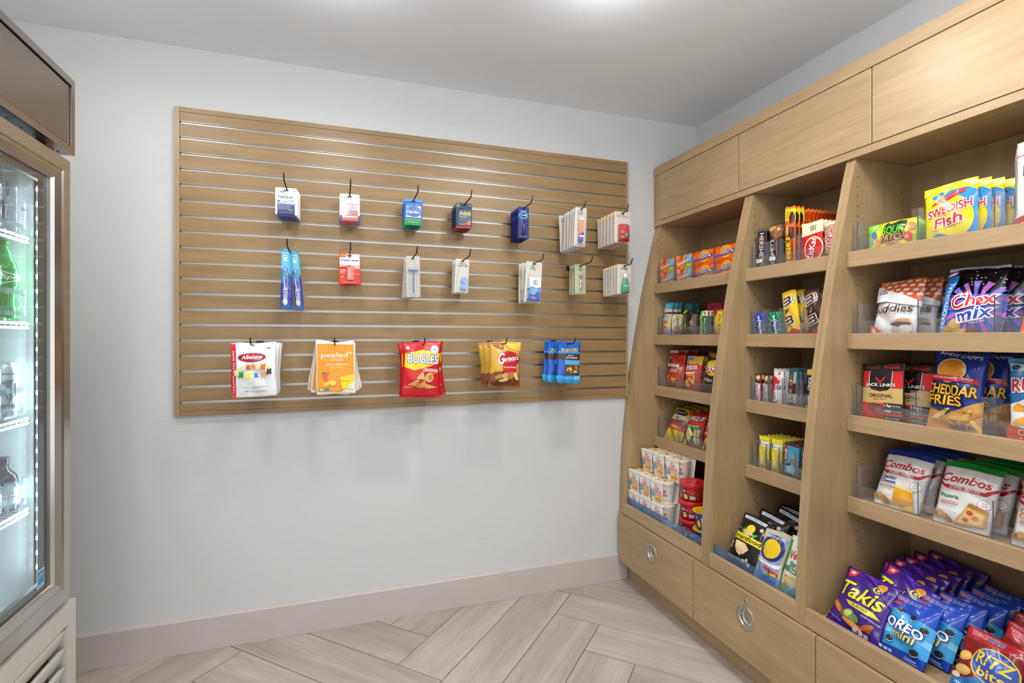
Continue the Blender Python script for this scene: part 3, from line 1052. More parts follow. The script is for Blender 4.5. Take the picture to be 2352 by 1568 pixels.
# door
dy0, dy1, dz0, dz1 = FY0 + 0.018, 1.817, 0.504, 1.755
door = rel(empty('door', (FX - 0.02, (dy0 + dy1) / 2, dz0)), fr)
def frame_bar(bm, prof, pts):
    """mitred rectangular frame: prof = list of (inset, x)"""
    rings = []
    (y0, z0), (y1, z1) = pts
    for d, x in prof:
        rings.append([bm.verts.new((x, y0 + d, z0 + d)), bm.verts.new((x, y1 - d, z0 + d)), bm.verts.new((x, y1 - d, z1 - d)), bm.verts.new((x, y0 + d, z1 - d))])
    n = len(prof)
    for i in range(n):
        for k in range(4):
            a, b = rings[i], rings[(i + 1) % n]
            bm.faces.new((a[k], a[(k + 1) % 4], b[(k + 1) % 4], b[k]))
    bmesh.ops.recalc_face_normals(bm, faces=bm.faces[:])
bm = bmesh.new()
frame_bar(bm, [(0, FX - 0.044), (0, FX), (0.034, FX), (0.039, FX - 0.004), (0.045, FX - 0.002), (0.062, FX - 0.010), (0.066, FX - 0.018), (0.066, FX - 0.044)], ((dy0, dz0), (dy1, dz1)))
_rel2(link('door_frame', bm_mesh('door_frame', bm, M_ALUF)), door)
M_GLASS = clear('fridge_glass', (0.93, 0.97, 0.97), 2.0, 0.0)
_rel2(box('glass_pane', FX - 0.026, dy0 + 0.064, dz0 + 0.064, FX - 0.022, dy1 - 0.064, dz1 - 0.064, M_GLASS), door)
_rel2(box('glass_pane', FX - 0.042, dy0 + 0.064, dz0 + 0.064, FX - 0.039, dy1 - 0.064, dz1 - 0.064, clear('fridge_glass_inner', (0.96, 0.98, 0.98), 1.0, 0.0)), door)
bm = bmesh.new()
frame_bar(bm, [(0.0665, FX - 0.0385), (0.0665, FX - 0.0265), (0.084, FX - 0.0265), (0.084, FX - 0.0385)], ((dy0, dz0), (dy1, dz1)))
_rel2(link('spacer', bm_mesh('spacer', bm, principled('pane_spacer', '5A5C5C', 0.45, 0.2))), door)
stk = box('sticker', FX - 0.0218, 1.693, 0.583, FX - 0.0214, 1.728, 0.629, paper('E9EEF0'))
_rel2(stk, door)
spm = print_mesh('sticker_print', [R('3F8FBF', .06, .05, .94, .95), E('E9EEF0', .5, .55, .34, .2, 20), E('3F8FBF', .52, .5, .34, .2, 20), R('E9EEF0', .15, .12, .85, .17)], 0.035, 0.046,
                 lambda x, y, o: Vector((0.0002 + o, x - 0.0175, y)), 'paper')
sp = link('sticker_print', spm); sp.location = (0, 0, 0); sp.parent = stk
# lights inside the door jamb
M_LED = emit('led_point', 'EAF4FF', 60.0)
M_LEDS = emit('led_strip_glow', 'B8C8DC', 0.55)
strip = rel(box('led_strip', -0.792, 1.7815, 0.600, -0.784, 1.7870, 1.672, M_LEDS), fr)
lme = box_me('led', -0.0042, -0.0026, -0.005, 0.0042, 0.0, 0.005, M_LED, 0.0008)
for k in range(27):
    l = link('led', lme, strip)
    l.location = (0, -0.0032, 0.012 + 0.0403 * k)
ld = bpy.data.lights.new('fridge_light', 'AREA')
ld.shape = 'RECTANGLE'; ld.size = 0.003; ld.size_y = 1.05; ld.energy = 0.9; ld.color = (0.80, 0.92, 1.0)
for yy, s_ in ((1.772, 1), (FY0 + 0.066, -1)):
    lo = bpy.data.objects.new('fridge_lamp', ld); C.objects.link(lo)
    lo.location = (-0.80, yy, 1.13)
    dr = Vector((-0.75, -0.66 * s_, 0))
    lo.rotation_euler = dr.to_track_quat('-Z', 'Y').to_euler()
    lo.parent = fr; lo.matrix_parent_inverse = Matrix.Translation(-fr.location)
# wire shelves with a double white front rail
FS = [1.523, 1.288, 1.025, 0.775]
M_WIRE = principled('white_wire', 'F6FAFA', 0.3, var=0.01)
for z in FS:
    bm = bmesh.new()
    ya, yb = FY0 + 0.05, 1.785
    for zz in (z, z - 0.012):
        tube(bm, [(-0.812, ya, zz), (-0.812, yb, zz)], 0.0042, 8)
    y = ya + 0.004
    while y < yb:
        tube(bm, [(-0.814, y, z - 0.006), (-1.385, y, z + 0.001)], 0.0018, 5)
        tube(bm, [(-0.812, y, z - 0.012), (-0.812, y, z)], 0.0022, 5)
        y += 0.024
    for xx in (-1.0, -1.2, -1.38):
        tube(bm, [(xx, ya, z - 0.006), (xx, yb, z - 0.006)], 0.003, 6)
    rel(link('wire_shelf', bm_mesh('wire_shelf', bm, M_WIRE)), fr)
# louvred grille below the door
bm = bmesh.new()
gz0, gz1 = 0.075, 0.487
for (a0, a1, b0, b1) in ((FY0, FY1, gz1 - 0.055, gz1), (FY0, FY1, gz0, gz0 + 0.04), (FY0, FY0 + 0.042, gz0 + 0.04, gz1 - 0.055), (FY1 - 0.042, FY1, gz0 + 0.04, gz1 - 0.055)):
    add_box(bm, FX - 0.045, a0, b0, FX + 0.002, a1, b1)
gr = rel(link('grille', bm_mesh('grille', bm, M_GREY)), fr)
bm = bmesh.new()
n = 10
sec = [(0.012 * math.cos(a) - 0.004, 0.030 * math.sin(a)) for a in [PI * (-0.5 + i / n) for i in range(n + 1)]]
ln = FY1 - FY0 - 0.088
A = []
for yy, sc_ in ((-ln / 2, 0.25), (-ln / 2 + 0.035, 1.0), (ln / 2 - 0.035, 1.0), (ln / 2, 0.25)):
    A.append([bm.verts.new((x * sc_, yy, z * (0.6 + 0.4 * sc_) + (x * 0.8))) for x, z in sec])
for a, b in zip(A, A[1:]):
    for i in range(len(sec) - 1):
        bm.faces.new((a[i], b[i], b[i + 1], a[i + 1])).smooth = True
    bm.faces.new((a[0], a[-1], b[-1], b[0]))
LOUV = bm_mesh('louvre', bm, M_GREY)
z = gz1 - 0.055 - 0.034
while z > gz0 + 0.06:
    o = link('louvre', LOUV); o.location = (FX - 0.012, (FY0 + FY1) / 2, z); o.rotation_euler = (0, 0.28, 0)
    _rel2(o, gr)
    z -= 0.052
rel(box('grille_backing', -0.81, FY0 + 0.03, gz0, -0.795, FY1 - 0.03, gz1 - 0.01, principled('grille_dark', '6A625C', 0.6)), fr)
for yy in (FY0 + 0.06, FY1 - 0.06):
    for xx in (-0.82, -1.38):
        bm = bmesh.new(); lathe(bm, [(0.02, 0.0), (0.022, 0.01), (0.012, 0.014), (0.012, 0.062)], 12)
        o = link('foot', bm_mesh('foot', bm, M_BLACK)); o.location = (xx, yy, 0.0); rel(o, fr)
# ------------------------------------------------------------------ goods hanging on the slat board
def hang(kind, x, row, Ls, desc, where, group, jit=0.012, rolls=None, dx=None, hook_label=None, L=HOOKL):
    peg_hook(x, row, hook_label, L)
    n = len(Ls)
    for i, l in enumerate(Ls):
        rnd = random.Random(hash((round(x * 1000), row, i)) & 0xffff)
        ro = rolls[i] if rolls else rnd.uniform(-jit, jit)
        dd = dx[i] if dx else 0
        put(kind, (x + dd, BY - 0.0035 - l, hz(row, l)), '%s %s%s' % (desc, where, nth(i, n)), group, rz=rnd.uniform(-jit, jit), roll=ro)
def seq(front, step, n):
    return [front - step * i for i in range(n)]
def part(bm, mat, smooth=False):
    return bm_mesh('p', bm, mat, smooth)

# cold and pain medicine cards
MW, MH = 0.079, 0.113
bulb = [E('E2B93B', .115, .915, .065, .05), E('F3F4F6', .115, .92, .042, .032), R('3A3A3E', .10, .825, .13, .845)]
ny = card_kind('medicine_card', 'medicine card', MW, MH, 'E6E9EF', bulb + [
    R('8C8FA0', .22, .87, .50, .885), R('C46A6A', .20, .84, .40, .852), R('9A9DAA', .78, .905, .95, .92),
    R('F6F7FA', .10, .12, .90, .78), T('2B2E63', 'NyQuil', .46, .665, .66, .125, b=.02), T('55586F', 'SEVERE+', .74, .575, .34, .028),
    E('4E8A6A', .16, .52, .07, .045), T('6E7686', 'VapoCOOL', .60, .515, .58, .06, sh=.2), R('4AA6DE', .10, .40, .90, .455), R('2B2C70', .10, .0, .90, .40),
    T('D8DCEC', 'Nighttime Relief', .42, .355, .56, .035), T('D8DCEC', 'Cold & Flu, Cough', .40, .305, .52, .035), T('D8DCEC', 'Fever, Sore Throat', .42, .255, .56, .035),
    E('3E9A62', .72, .215, .10, .03, 15), T('B9C2E4', 'LIQUICAPS', .5, .12, .62, .032), R('1E2058', 0, 0, 1, .045)], (.06, .10, .94, .80, .009))
day = card_kind('medicine_card', 'medicine card', MW, MH, 'E9E7EA', bulb + [
    R('9A9DAA', .24, .85, .56, .87), R('F8F4F4', .10, .12, .90, .74), T('D8685E', 'DayQuil', .50, .62, .76, .125, b=.02, o='F6E8E6', ow=.02), T('8C8F9A', 'SEVERE', .74, .53, .34, .03),
    E('7E9AA8', .16, .485, .07, .045), T('8E9AA6', 'VapoCOOL', .60, .48, .58, .06, sh=.2), R('7CBCE4', .10, .37, .90, .43), R('E06A52', .10, .10, .90, .37),
    T('F4DCD4', 'Daytime Relief', .48, .31, .62, .04), T('F4DCD4', 'Cold & Flu', .40, .255, .48, .04), R('F2EDE9', .14, .13, .86, .19), R('C43A34', .0, .0, 1, .06), R('2A4F9A', 0, .0, .09, .2), R('2A4F9A', .91, 0, 1, .2)], (.06, .10, .94, .76, .009))
cla = card_kind('medicine_card', 'medicine card', .075, MH, '2F66B8', [
    R('5E93D6', 0, .90, 1, 1), T('C9DCF4', 'ALLERGY RELIEF', .5, .80, .78, .03), R('8FB9EA', .08, .30, .94, .74), E('3E78C4', .5, .50, .40, .24), E('2E63B4', .52, .50, .30, .18),
    P('E6EEF8', (.55, .74), (.94, .74), (.94, .66)), T('F6FAFF', 'Claritin', .46, .51, .72, .11, b=.025, sh=.1), T('CFE0F5', '24 HOUR', .6, .60, .3, .03),
    P('F1F4F8', (.08, .30), (.94, .30), (.94, .36), (.5, .31), (.08, .36)), R('2E8A4E', 0, 0, 1, .22), R('5BB06E', .06, .19, .94, .25), T('CDEBD3', 'Non-Drowsy', .5, .12, .6, .05)], (.06, .22, .95, .76, .010))
adv = card_kind('medicine_card', 'medicine card', .072, .111, '1F3350', [
    E('E2C23B', .13, .90, .09, .06), E('1F3350', .13, .905, .055, .04), R('B7C2D2', .80, .91, .96, .93), R('AEB9C8', .24, .84, .52, .85),
    R('26405F', .14, .10, .92, .72), T('F1DD2E', 'Advil', .55, .60, .70, .15, b=.02), T('D9DEE6', 'Ibuprofen Tablets, 200 mg', .55, .49, .64, .028), T('D9DEE6', 'Pain Reliever', .44, .45, .42, .026),
    R('3F618A', .16, .37, .90, .40), R('3F618A', .16, .32, .80, .345), R('35547C', .16, .27, .74, .29), P('C8442E', (.42, .12), (.92, .12), (.92, .38), (.72, .26)), E('E9D8C4', .80, .25, .055, .035), E('C8442E', .80, .25, .035, .02),
    T('D9DEE6', '2 Tablets', .32, .16, .28, .03), R('A93A28', 0, 0, 1, .075)], (.08, .08, .96, .74, .010))
tum = card_kind('antacid_card', 'medicine card', .053, .144, '2A2A72', [
    R('23235F', 0, 0, 1, .18), E('6FB7E8', .5, .865, .30, .02), E('3C7FD0', .5, .735, .44, .12), E('59C4EA', .5, .735, .38, .095), E('1A2350', .5, .735, .32, .075), T('EAF4FF', 'TUMS', .5, .735, .5, .05, b=.018),
    R('8A8ABE', .30, .40, .36, .62), R('8A8ABE', .62, .36, .66, .64), T('DADAF0', 'ANTACID', .48, .40, .26, .12, 90), T('C7C7E6', 'ULTRA STRENGTH', .5, .075, .72, .03)], (.22, .12, .80, .66, .010),
    [('tablet_tube', (lambda b=bmesh.new(): (lathe(b, [(.0001, -.118), (.0085, -.118), (.0085, -.050), (.0001, -.050)], 14, 0, 0, -.0100), part(b, principled('tube_paper', '3A3A86', .35), True))[1])(), None, [])])
# travel toothpaste
bm = bmesh.new()
def flat_tube(bm, w0, w1, z0, z1, d0, d1, yc):
    """tube squeezed flat at the top: d0/w0 at the cap end (z0), d1/w1 at the crimp (z1)"""
    rings = []
    for i in range(9):
        t = i / 8
        w = w0 + (w1 - w0) * t; d = d0 + (d1 - d0) * t
        rings.append([bm.verts.new((w / 2 * math.cos(a), yc + d / 2 * math.sin(a), z0 + (z1 - z0) * t)) for a in [2 * PI * k / 16 for k in range(16)]])
    for a, b in zip(rings, rings[1:]):
        for k in range(16):
            bm.faces.new((a[k], a[(k + 1) % 16], b[(k + 1) % 16], b[k])).smooth = True
    bm.faces.new(rings[0][::-1]); bm.faces.new(rings[-1])
flat_tube(bm, .020, .026, -.128, -.040, .018, .003, -.0105)
me_t = part(bm, plastic('F08A1E'))
bm = bmesh.new(); lathe(bm, [(.0095, -.150), (.0110, -.149), (.0110, -.130), (.008, -.128)], 16, 0, 0, -.0105)
me_c = part(bm, plastic('3A3CB0'))
tp_surf = lambda x, y, o: Vector((x - .0125, -.0105 - .0085 * (1 - y / .088) ** .6 - .0018 - o, -.128 + y))
me_p = print_mesh('tube_print', [R('F4F4F4', .05, .88, .95, 1), R('F4F4F4', .08, .0, .92, .08), R('3A3CB0', .1, .08, .9, .18), T('E23A2A', 'Crest', .52, .52, .55, .5, 90, sh=.2, o='F7E3D0'), P('3A3CB0', (.1, .18), (.9, .18), (.9, .30), (.5, .2))], .025, .088, tp_surf, 'plastic')
tpk = card_kind('toothpaste_pack', 'toothpaste', .058, .178, 'CFCBC4', [T('4C4C4A', 'TRAVEL', .42, .885, .5, .035), T('3E3E3C', 'SIZE', .40, .83, .42, .04, sh=.2), R('B5B0A8', .1, .03, .9, .05)], (.14, .05, .94, .84, .024),
                [('tube', me_t, None, [('tube_print', me_p), ('cap', me_c)])])
# deodorant
bm = bmesh.new()
add_box(bm, -.026, -.026, -.134, .026, -.003, -.052)
bmesh.ops.bevel(bm, geom=bm.edges[:], offset=.005, segments=3, affect='EDGES')
me_d = part(bm, plastic('C4232B', .25), True)
ds = lambda x, y, o: Vector((x - .024, -.0262 - o, -.130 + y))
me_dp = print_mesh('stick_print', [R('1C1A1A', .06, .32, .94, .46), E('1C1A1A', .62, .40, .24, .15), E('C9B48C', .62, .40, .20, .125), E('1C1A1A', .62, .40, .17, .105), T('E8D9B4', 'PURE', .62, .43, .2, .05), T('E8D9B4', 'SPORT', .62, .37, .22, .05),
                                   R('D98A4A', .06, .46, .34, .54), T('F2E2D0', 'HIGH', .2, .27, .24, .05), T('F2E2D0', 'DEODORANT', .25, .20, .34, .04), R('9E1A22', 0, .70, 1, .72)], .048, .070, ds, 'plastic')
osk = card_kind('deodorant_pack', 'deodorant', .086, .147, 'D3CAC1', [P('E4C79A', (0, .88), (.2, .88), (.2, 1), (0, 1)), T('5A5048', 'Old Spice', .5, .845, .72, .09, sh=.3, b=0), R('A8B39A', .76, .93, .94, .96), R('B9AFA6', .1, .04, .7, .055)], (.16, .06, .98, .84, .027),
                [('deodorant_stick', me_d, None, [('stick_print', me_dp)])])
# toothbrush
tbs = [R('1C63B0', 0, 0, 1, .08), P('5CC6E6', (0, .94), (.5, 1), (1, .94), (1, .60), (0, .66)), P('2B2FA6', (0, .42), (1, .56), (1, .08), (0, .08)), R('DDF1FA', .28, .80, .72, .95), R('1D4C9C', .3, .90, .7, .915), R('1D4C9C', .36, .865, .64, .88),
       E('3A74C8', .5, .655, .34, .04), T('EAF6FF', 'B', .5, .655, .2, .04), P('7BC95A', (.45, .58), (.9, .61), (.8, .56)), E('F4F6FA', .42, .30, .05, .26, 4), E('D2E7C9', .42, .115, .3, .06), T('CFE3FF', 'HEALTHY CLEAN', .78, .42, .20, .14, 90),
       E('EDF4FF', .46, .26, .30, .105), E('2B2FA6', .46, .26, .26, .095), T('FFFFFF', 'Oral B', .46, .26, .155, .34, 90)]
tbk = card_kind('toothbrush_pack', 'toothbrush', .029, .232, '2A86C8', tbs, (.10, .06, .90, .95, .012), None, th=.003)
# eye drops
bm = bmesh.new()
lathe(bm, [(.0001, -.102), (.0085, -.102), (.0088, -.080), (.006, -.074), (.006, -.072), (.0045, -.054), (.0001, -.053)], 14, 0, 0, -.0095)
me_b = part(bm, clear('clear_bottle', (.93, .93, .95), 1.5, .05, body=.25, bodycol=(.9, .88, .9)), True)
cek = card_kind('eye_drop_card', 'medicine card', .081, .127, 'D8402F', [P('F4F4F6', (.02, .62), (.98, .62), (.98, .97), (.30, .97), (.30, .86), (.02, .86)), P('F0B9A8', (.02, .50), (.98, .50), (.98, .64), (.02, .64)), R('F4F4F6', .02, .62, .98, .64),
    T('F4D23A', '12', .14, .93, .16, .075, b=.022), R('F0A030', .22, .90, .40, .96), T('35438C', 'Clear eyes', .50, .765, .88, .095, b=.015), P('D8402F', (.38, .85), (.62, .875), (.44, .84)), P('35438C', (.40, .87), (.56, .90), (.5, .865)),
    P('C93325', (.02, .54), (.50, .62), (.60, .56), (.40, .50), (.02, .50)), T('FBE3DC', 'REDNESS', .22, .635, .34, .04), T('FBE3DC', 'RELIEF', .26, .595, .28, .04), R('E8775F', .36, .12, .72, .58), T('F8D9CF', 'MAXIMUM', .17, .45, .26, .03), T('F8D9CF', 'REDNESS', .17, .40, .26, .03), T('F8D9CF', 'RELIEF', .15, .35, .22, .03),
    T('F8D9CF', 'eye drops', .82, .33, .26, .03), E('E2B93B', .13, .22, .05, .035), R('F4C7BB', .2, .05, .8, .065)], (.34, .10, .70, .58, .018), [('dropper_bottle', me_b, None, [])])
# razor
bm = bmesh.new()
tube(bm, [(0, -.008, -.146), (0, -.010, -.10), (0, -.008, -.052)], [.0042, .0036, .0030], 8)
add_box(bm, -.020, -.014, -.054, .020, -.004, -.047)
me_r = part(bm, plastic('5C6496', .35))
gik = card_kind('razor_pack', 'razor', .058, .174, 'C4C0B8', [E('D8C66A', .12, .93, .06, .022), T('F4F4F2', 'Gillette', .52, .825, .64, .05, sh=.2, b=.018, o='55555A', ow=.03), T('F4F4F2', 'Sensor2', .52, .765, .66, .045, sh=.2, b=.018, o='3A3A40', ow=.03), R('AFAAA2', .22, .10, .30, .62), R('AFAAA2', .72, .10, .78, .62)], (.12, .05, .92, .73, .018), [('razor', me_r, None, [])], th=.0016)
# contact lens case
bm = bmesh.new()
for zc in (-.083, -.112):
    n = 20
    A = [bm.verts.new((.010 + .0145 * math.cos(2 * PI * k / n), -.004, zc + .0145 * math.sin(2 * PI * k / n))) for k in range(n)]
    B = [bm.verts.new((.010 + .0140 * math.cos(2 * PI * k / n), -.014, zc + .0140 * math.sin(2 * PI * k / n))) for k in range(n)]
    bm.faces.new(B)
    for k in range(n):
        bm.faces.new((A[k], A[(k + 1) % n], B[(k + 1) % n], B[k]))
bmesh.ops.recalc_face_normals(bm, faces=bm.faces[:])
me_l = part(bm, plastic('7FA6E6', .4))
cok = card_kind('lens_case_pack', 'lens case', .062, .148, 'CFCCC2', [T('5A5A52', 'Contact', .54, .865, .58, .045), T('5A5A52', 'Lens Case', .54, .805, .74, .045), R('BAB6AC', .1, .03, .9, .045)], (.16, .08, .96, .62, .017), [('lens_case', me_l, None, [])])
# contact lens solution
rb = box_me('solution_box', -.0275, -.027, -.172, .0275, -.002, -.066, paper('F3F5F7'), .001)
rp = print_mesh('box_print', [P('2C9AD6', (0, .0), (1, .0), (1, .62), (.6, .56), (.3, .62), (0, .58)), P('2A46B0', (0, 0), (1, 0), (1, .40), (0, .30)), T('2E2E3A', 're-', .5, .85, .42, .10, b=0), T('2E2E3A', 'nu', .5, .74, .42, .09, b=0), T('8FA9C8', 'fresh lens comfort', .6, .93, .6, .02),
    T('DDF0FB', 'ADVANCED', .45, .50, .6, .04), T('DDF0FB', 'FORMULA', .42, .44, .5, .04), R('DDEBFA', .16, .34, .60, .37), R('DDEBFA', .16, .28, .50, .30), R('B9C8EE', .16, .16, .56, .18), R('B9C8EE', .16, .10, .64, .12)], .055, .106, lambda x, y, o: Vector((x - .0275, -.027 - o, -.172 + y)), 'paper')
rs = print_mesh('side_print', [R('2A56B4', 0, 0, 1, .55), R('DDEBFA', .2, .1, .8, .45)], .025, .106, lambda x, y, o: Vector((-.0275 - o, -.002 - x, -.172 + y)), 'paper')
rek = card_kind('lens_solution_pack', 'lens solution', .079, .186, 'CECBC3', [T('4A4A48', 're-', .44, .875, .32, .05, b=0), T('4A4A48', 'nu', .44, .825, .30, .04, b=0), R('BAB6AC', .1, .02, .9, .035)], (.10, .02, .96, .70, .029), [('solution_box', rb, None, [('box_print', rp), ('side_print', rs)])])
# nail clipper
bm = bmesh.new()
tube(bm, [(0, -.006, -.110), (0, -.0065, -.085), (0, -.008, -.050)], [.0045, .0052, .0058], 8)
tube(bm, [(.001, -.012, -.046), (.002, -.014, -.070), (.002, -.012, -.098)], [.0035, .0042, .002], 8)
add_box(bm, -.007, -.012, -.048, .007, -.004, -.041)
me_n = part(bm, principled('chrome', 'D8D8DA', .12, 1.0))
nck = card_kind('nail_clipper_pack', 'nail clipper', .056, .141, 'B7B59B', [T('4A4A40', 'Nail', .5, .86, .28, .045, sh=.15), T('4A4A40', 'Clipper', .5, .80, .46, .05, sh=.15), R('A3A189', .1, .03, .9, .05)], (.24, .10, .80, .72, .018), [('clipper', me_n, None, [])])
# mouthwash
bm = bmesh.new()
def ovals(bm, prof, yc, n=18):
    rings = [[bm.verts.new((rx * math.cos(2 * PI * k / n), yc + ry * math.sin(2 * PI * k / n), z)) for k in range(n)] for rx, ry, z in prof]
    for a, b in zip(rings, rings[1:]):
        for k in range(n):
            bm.faces.new((a[k], a[(k + 1) % n], b[(k + 1) % n], b[k])).smooth = True
    bm.faces.new(rings[0][::-1]); bm.faces.new(rings[-1])
ovals(bm, [(.019, .010, -.126), (.021, .011, -.121), (.021, .011, -.104), (.017, .010, -.078), (.012, .009, -.062), (.008, .008, -.056)], -.0125)
me_m = part(bm, principled('green_mouthwash', '1E9A6A', .12, 0, .6, var=.02))
bm = bmesh.new(); lathe(bm, [(.0080, -.057), (.0095, -.055), (.0098, -.038), (.0088, -.036)], 16, 0, 0, -.0125)
me_mc = part(bm, plastic('E9EEF2', .2))
ms = lambda x, y, o: Vector((x - .014, -.0245 - o - .0 + .004 * abs(x - .014) / .014 + .003 * (y / .048), -.112 + y))
me_mp = print_mesh('bottle_label', [P('2453B4', (.22, .62), (.78, .62), (.70, 1), (.30, 1)), T('F4F8FF', 'Crest', .5, .80, .36, .12), R('0F6E4C', .06, .08, .94, .56), T('EAF7F0', 'scope', .5, .36, .7, .2, sh=.1, b=.018), R('DDF0E6', .2, .14, .8, .19)], .028, .048, ms, 'plastic')
sck = card_kind('mouthwash_pack', 'mouthwash', .076, .141, 'D2CBC2', [P('E6CDA0', (0, .91), (.18, .91), (.18, 1), (0, 1)), T('3A3A38', 'scope', .52, .845, .5, .07, b=.02), R('A8B39A', .82, .93, .96, .96), T('6A645C', 'Mint', .46, .025, .3, .03), R('C2BBB2', .1, .60, .9, .605)], (.16, .05, .94, .74, .025),
                [('bottle', me_m, None, [('cap', me_mc), ('bottle_label', me_mp)])])

hang(ny, -0.189, 1, seq(.115, .021, 5), 'white and navy nighttime cold medicine card', 'on the top left peg', 'nighttime cold medicine cards', dx=[-.003, 0, .002, .003, .004], hook_label='black peg hook holding white and navy cold medicine cards')
hang(day, 0.048, 1, seq(.105, .020, 5), 'white and orange daytime cold medicine card', 'on the second top peg', 'daytime cold medicine cards', hook_label='black peg hook holding white and orange cold medicine cards')
hang(cla, 0.308, 1, seq(.112, .021, 5), 'blue and green allergy medicine card', 'on the third top peg', 'allergy medicine cards', hook_label='black peg hook holding blue and green allergy cards')
hang(adv, 0.529, 1, seq(.112, .021, 5), 'dark blue and red painkiller card', 'on the fourth top peg', 'painkiller cards', hook_label='black peg hook holding dark blue painkiller cards')
hang(tum, 0.800, 1, seq(.135, .0205, 6), 'narrow dark blue antacid card', 'on the fifth top peg', 'antacid cards', hook_label='black peg hook holding narrow dark blue antacid cards')
hang(tpk, 1.054, 1, [.205, .178, .150, .118, .086, .050], 'grey toothpaste travel pack with orange tube', 'on the sixth top peg', 'toothpaste travel packs', rolls=[.05, .04, .05, .02, .03, -.04], dx=[0, 0, .002, 0, 0, -.012], hook_label='black peg hook holding orange toothpaste travel packs')
hang(osk, 1.274, 1, seq(.196, .0325, 6), 'beige deodorant travel pack with red stick', 'on the top right peg', 'deodorant travel packs', jit=.02, hook_label='black peg hook holding red deodorant travel packs')
peg_hook(-0.178, 2, 'black peg hook holding blue toothbrush packs')
for j, (xx, ll, ro) in enumerate([(-.192, .150, -.010), (-.191, .132, .03), (-.189, .114, -.03), (-.164, .100, -.09), (-.163, .083, -.08), (-.162, .066, -.085)]):
    put(tbk, (xx, BY - .0035 - ll, hz(2, ll) - .002), 'blue toothbrush pack %s' % (('hanging straight on the left lower peg' if j < 3 else 'tilted, in the right column of the toothbrush peg') + nth(j % 3, 3)), 'toothbrush packs', roll=ro)
hang(cek, 0.048, 2, seq(.115, .021, 4), 'red and white eye drop card', 'in the second peg row', 'eye drop cards', rolls=[0, -.03, .02, -.06], hook_label='black peg hook holding red and white eye drop cards')
hang(gik, 0.304, 2, seq(.120, .024, 4), 'grey disposable razor pack', 'in the second peg row', 'razor packs', rolls=[-.02, .02, .04, .06], hook_label='black peg hook holding grey razor packs')
hang(cok, 0.524, 2, seq(.105, .022, 4), 'grey contact lens case pack with blue lids', 'in the second peg row', 'lens case packs', rolls=[.05, .04, .05, .03], hook_label='black peg hook holding blue lens case packs')
hang(rek, 0.852, 2, [.125, .090, .055], 'grey lens solution pack with blue box', 'in the second peg row', 'lens solution packs', rolls=[.06, -.02, .01], dx=[.004, -.004, -.006], hook_label='black peg hook holding blue lens solution packs')
hang(nck, 1.089, 2, [.125, .098, .070], 'olive grey nail clipper pack', 'in the second peg row', 'nail clipper packs', jit=.02, hook_label='black peg hook holding olive nail clipper packs')
hang(sck, 1.295, 2, seq(.178, .0275, 6), 'beige mouthwash travel pack with green bottle', 'on the right lower peg', 'mouthwash travel packs', jit=.012, hook_label='black peg hook holding green mouthwash travel packs')

# hanging snack bags (bag kinds hang from near their top edge)
def hang_bag(kind, H, x, Ls, desc, group, rolls, dxs, hook_label, tops=None):
    peg_hook(x, 3, hook_label)
    n = len(Ls)
    for i, l in enumerate(Ls):
        M = Matrix.Rotation(rolls[i], 3, 'Y')
        off = M @ Vector((0, 0, H - 0.011 - (tops[i] if tops else 0)))
        put(kind, (x + dxs[i] - off.x, BY - .0035 - l, hz(3, l) - off.z), desc + nth(i, n), group, roll=rolls[i])
bears = []
for i, (cx, cy, c) in enumerate([(.20, .51, 'D9E6B8'), (.27, .54, 'C9E0B4'), (.38, .555, 'D8552A'), (.49, .565, 'F0A22A'), (.60, .565, 'F3EFB4'), (.71, .56, 'E4682E'), (.80, .525, 'DCE57A'), (.83, .47, '2E3A44'), (.72, .42, 'F0B070'), (.55, .405, '2F7FC4'), (.39, .405, 'F1E22E'), (.25, .43, '2E9A3E'), (.17, .47, 'EEE8A0')]):
    bears += [E(c, cx, cy, .045, .040), E(c, cx - .03, cy + .035, .018, .015), E(c, cx + .03, cy + .035, .018, .015), E(c, cx - .03, cy - .035, .02, .016), E(c, cx + .03, cy - .035, .02, .016)]
alb = bag_kind('gummy_candy_bag', 'candy bag', .158, .206, .030, 'EEF0F2', [P('D8232B', (0, 0), (.10, 0), (.115, .99), (0, .99)), T('F4DADA', '12 FLAVOR GUMMI BEARS', .055, .48, .76, .045, 90),
    E('A81C28', .46, .735, .31, .085, 0), E('C4303A', .46, .735, .295, .075), E('A81C28', .46, .735, .285, .070), T('FFFFFF', 'Albanese', .46, .745, .46, .075, sh=.35, b=.02), T('F2D6D6', 'World\'s Best', .58, .695, .18, .014)] + bears + [
    R('55585E', .26, .20, .44, .207), R('55585E', .48, .20, .80, .207), T('4A4D54', 'NET WT 7.5 oz (212g)', .52, .135, .44, .022), E('C83A5A', .84, .88, .04, .014), R('2E6AB4', .82, .873, .88, .879)], seed=3, pinch=.02, wr=.003)
hang_bag(alb, .206, -0.301, [.165, .130, .095, .060], 'white gummy bear candy bag with red oval, hanging at lower left', 'white gummy bear bags', [-.02, .03, .02, .04], [.0, .008, .006, .010], 'black peg hook holding white gummy bear bags')
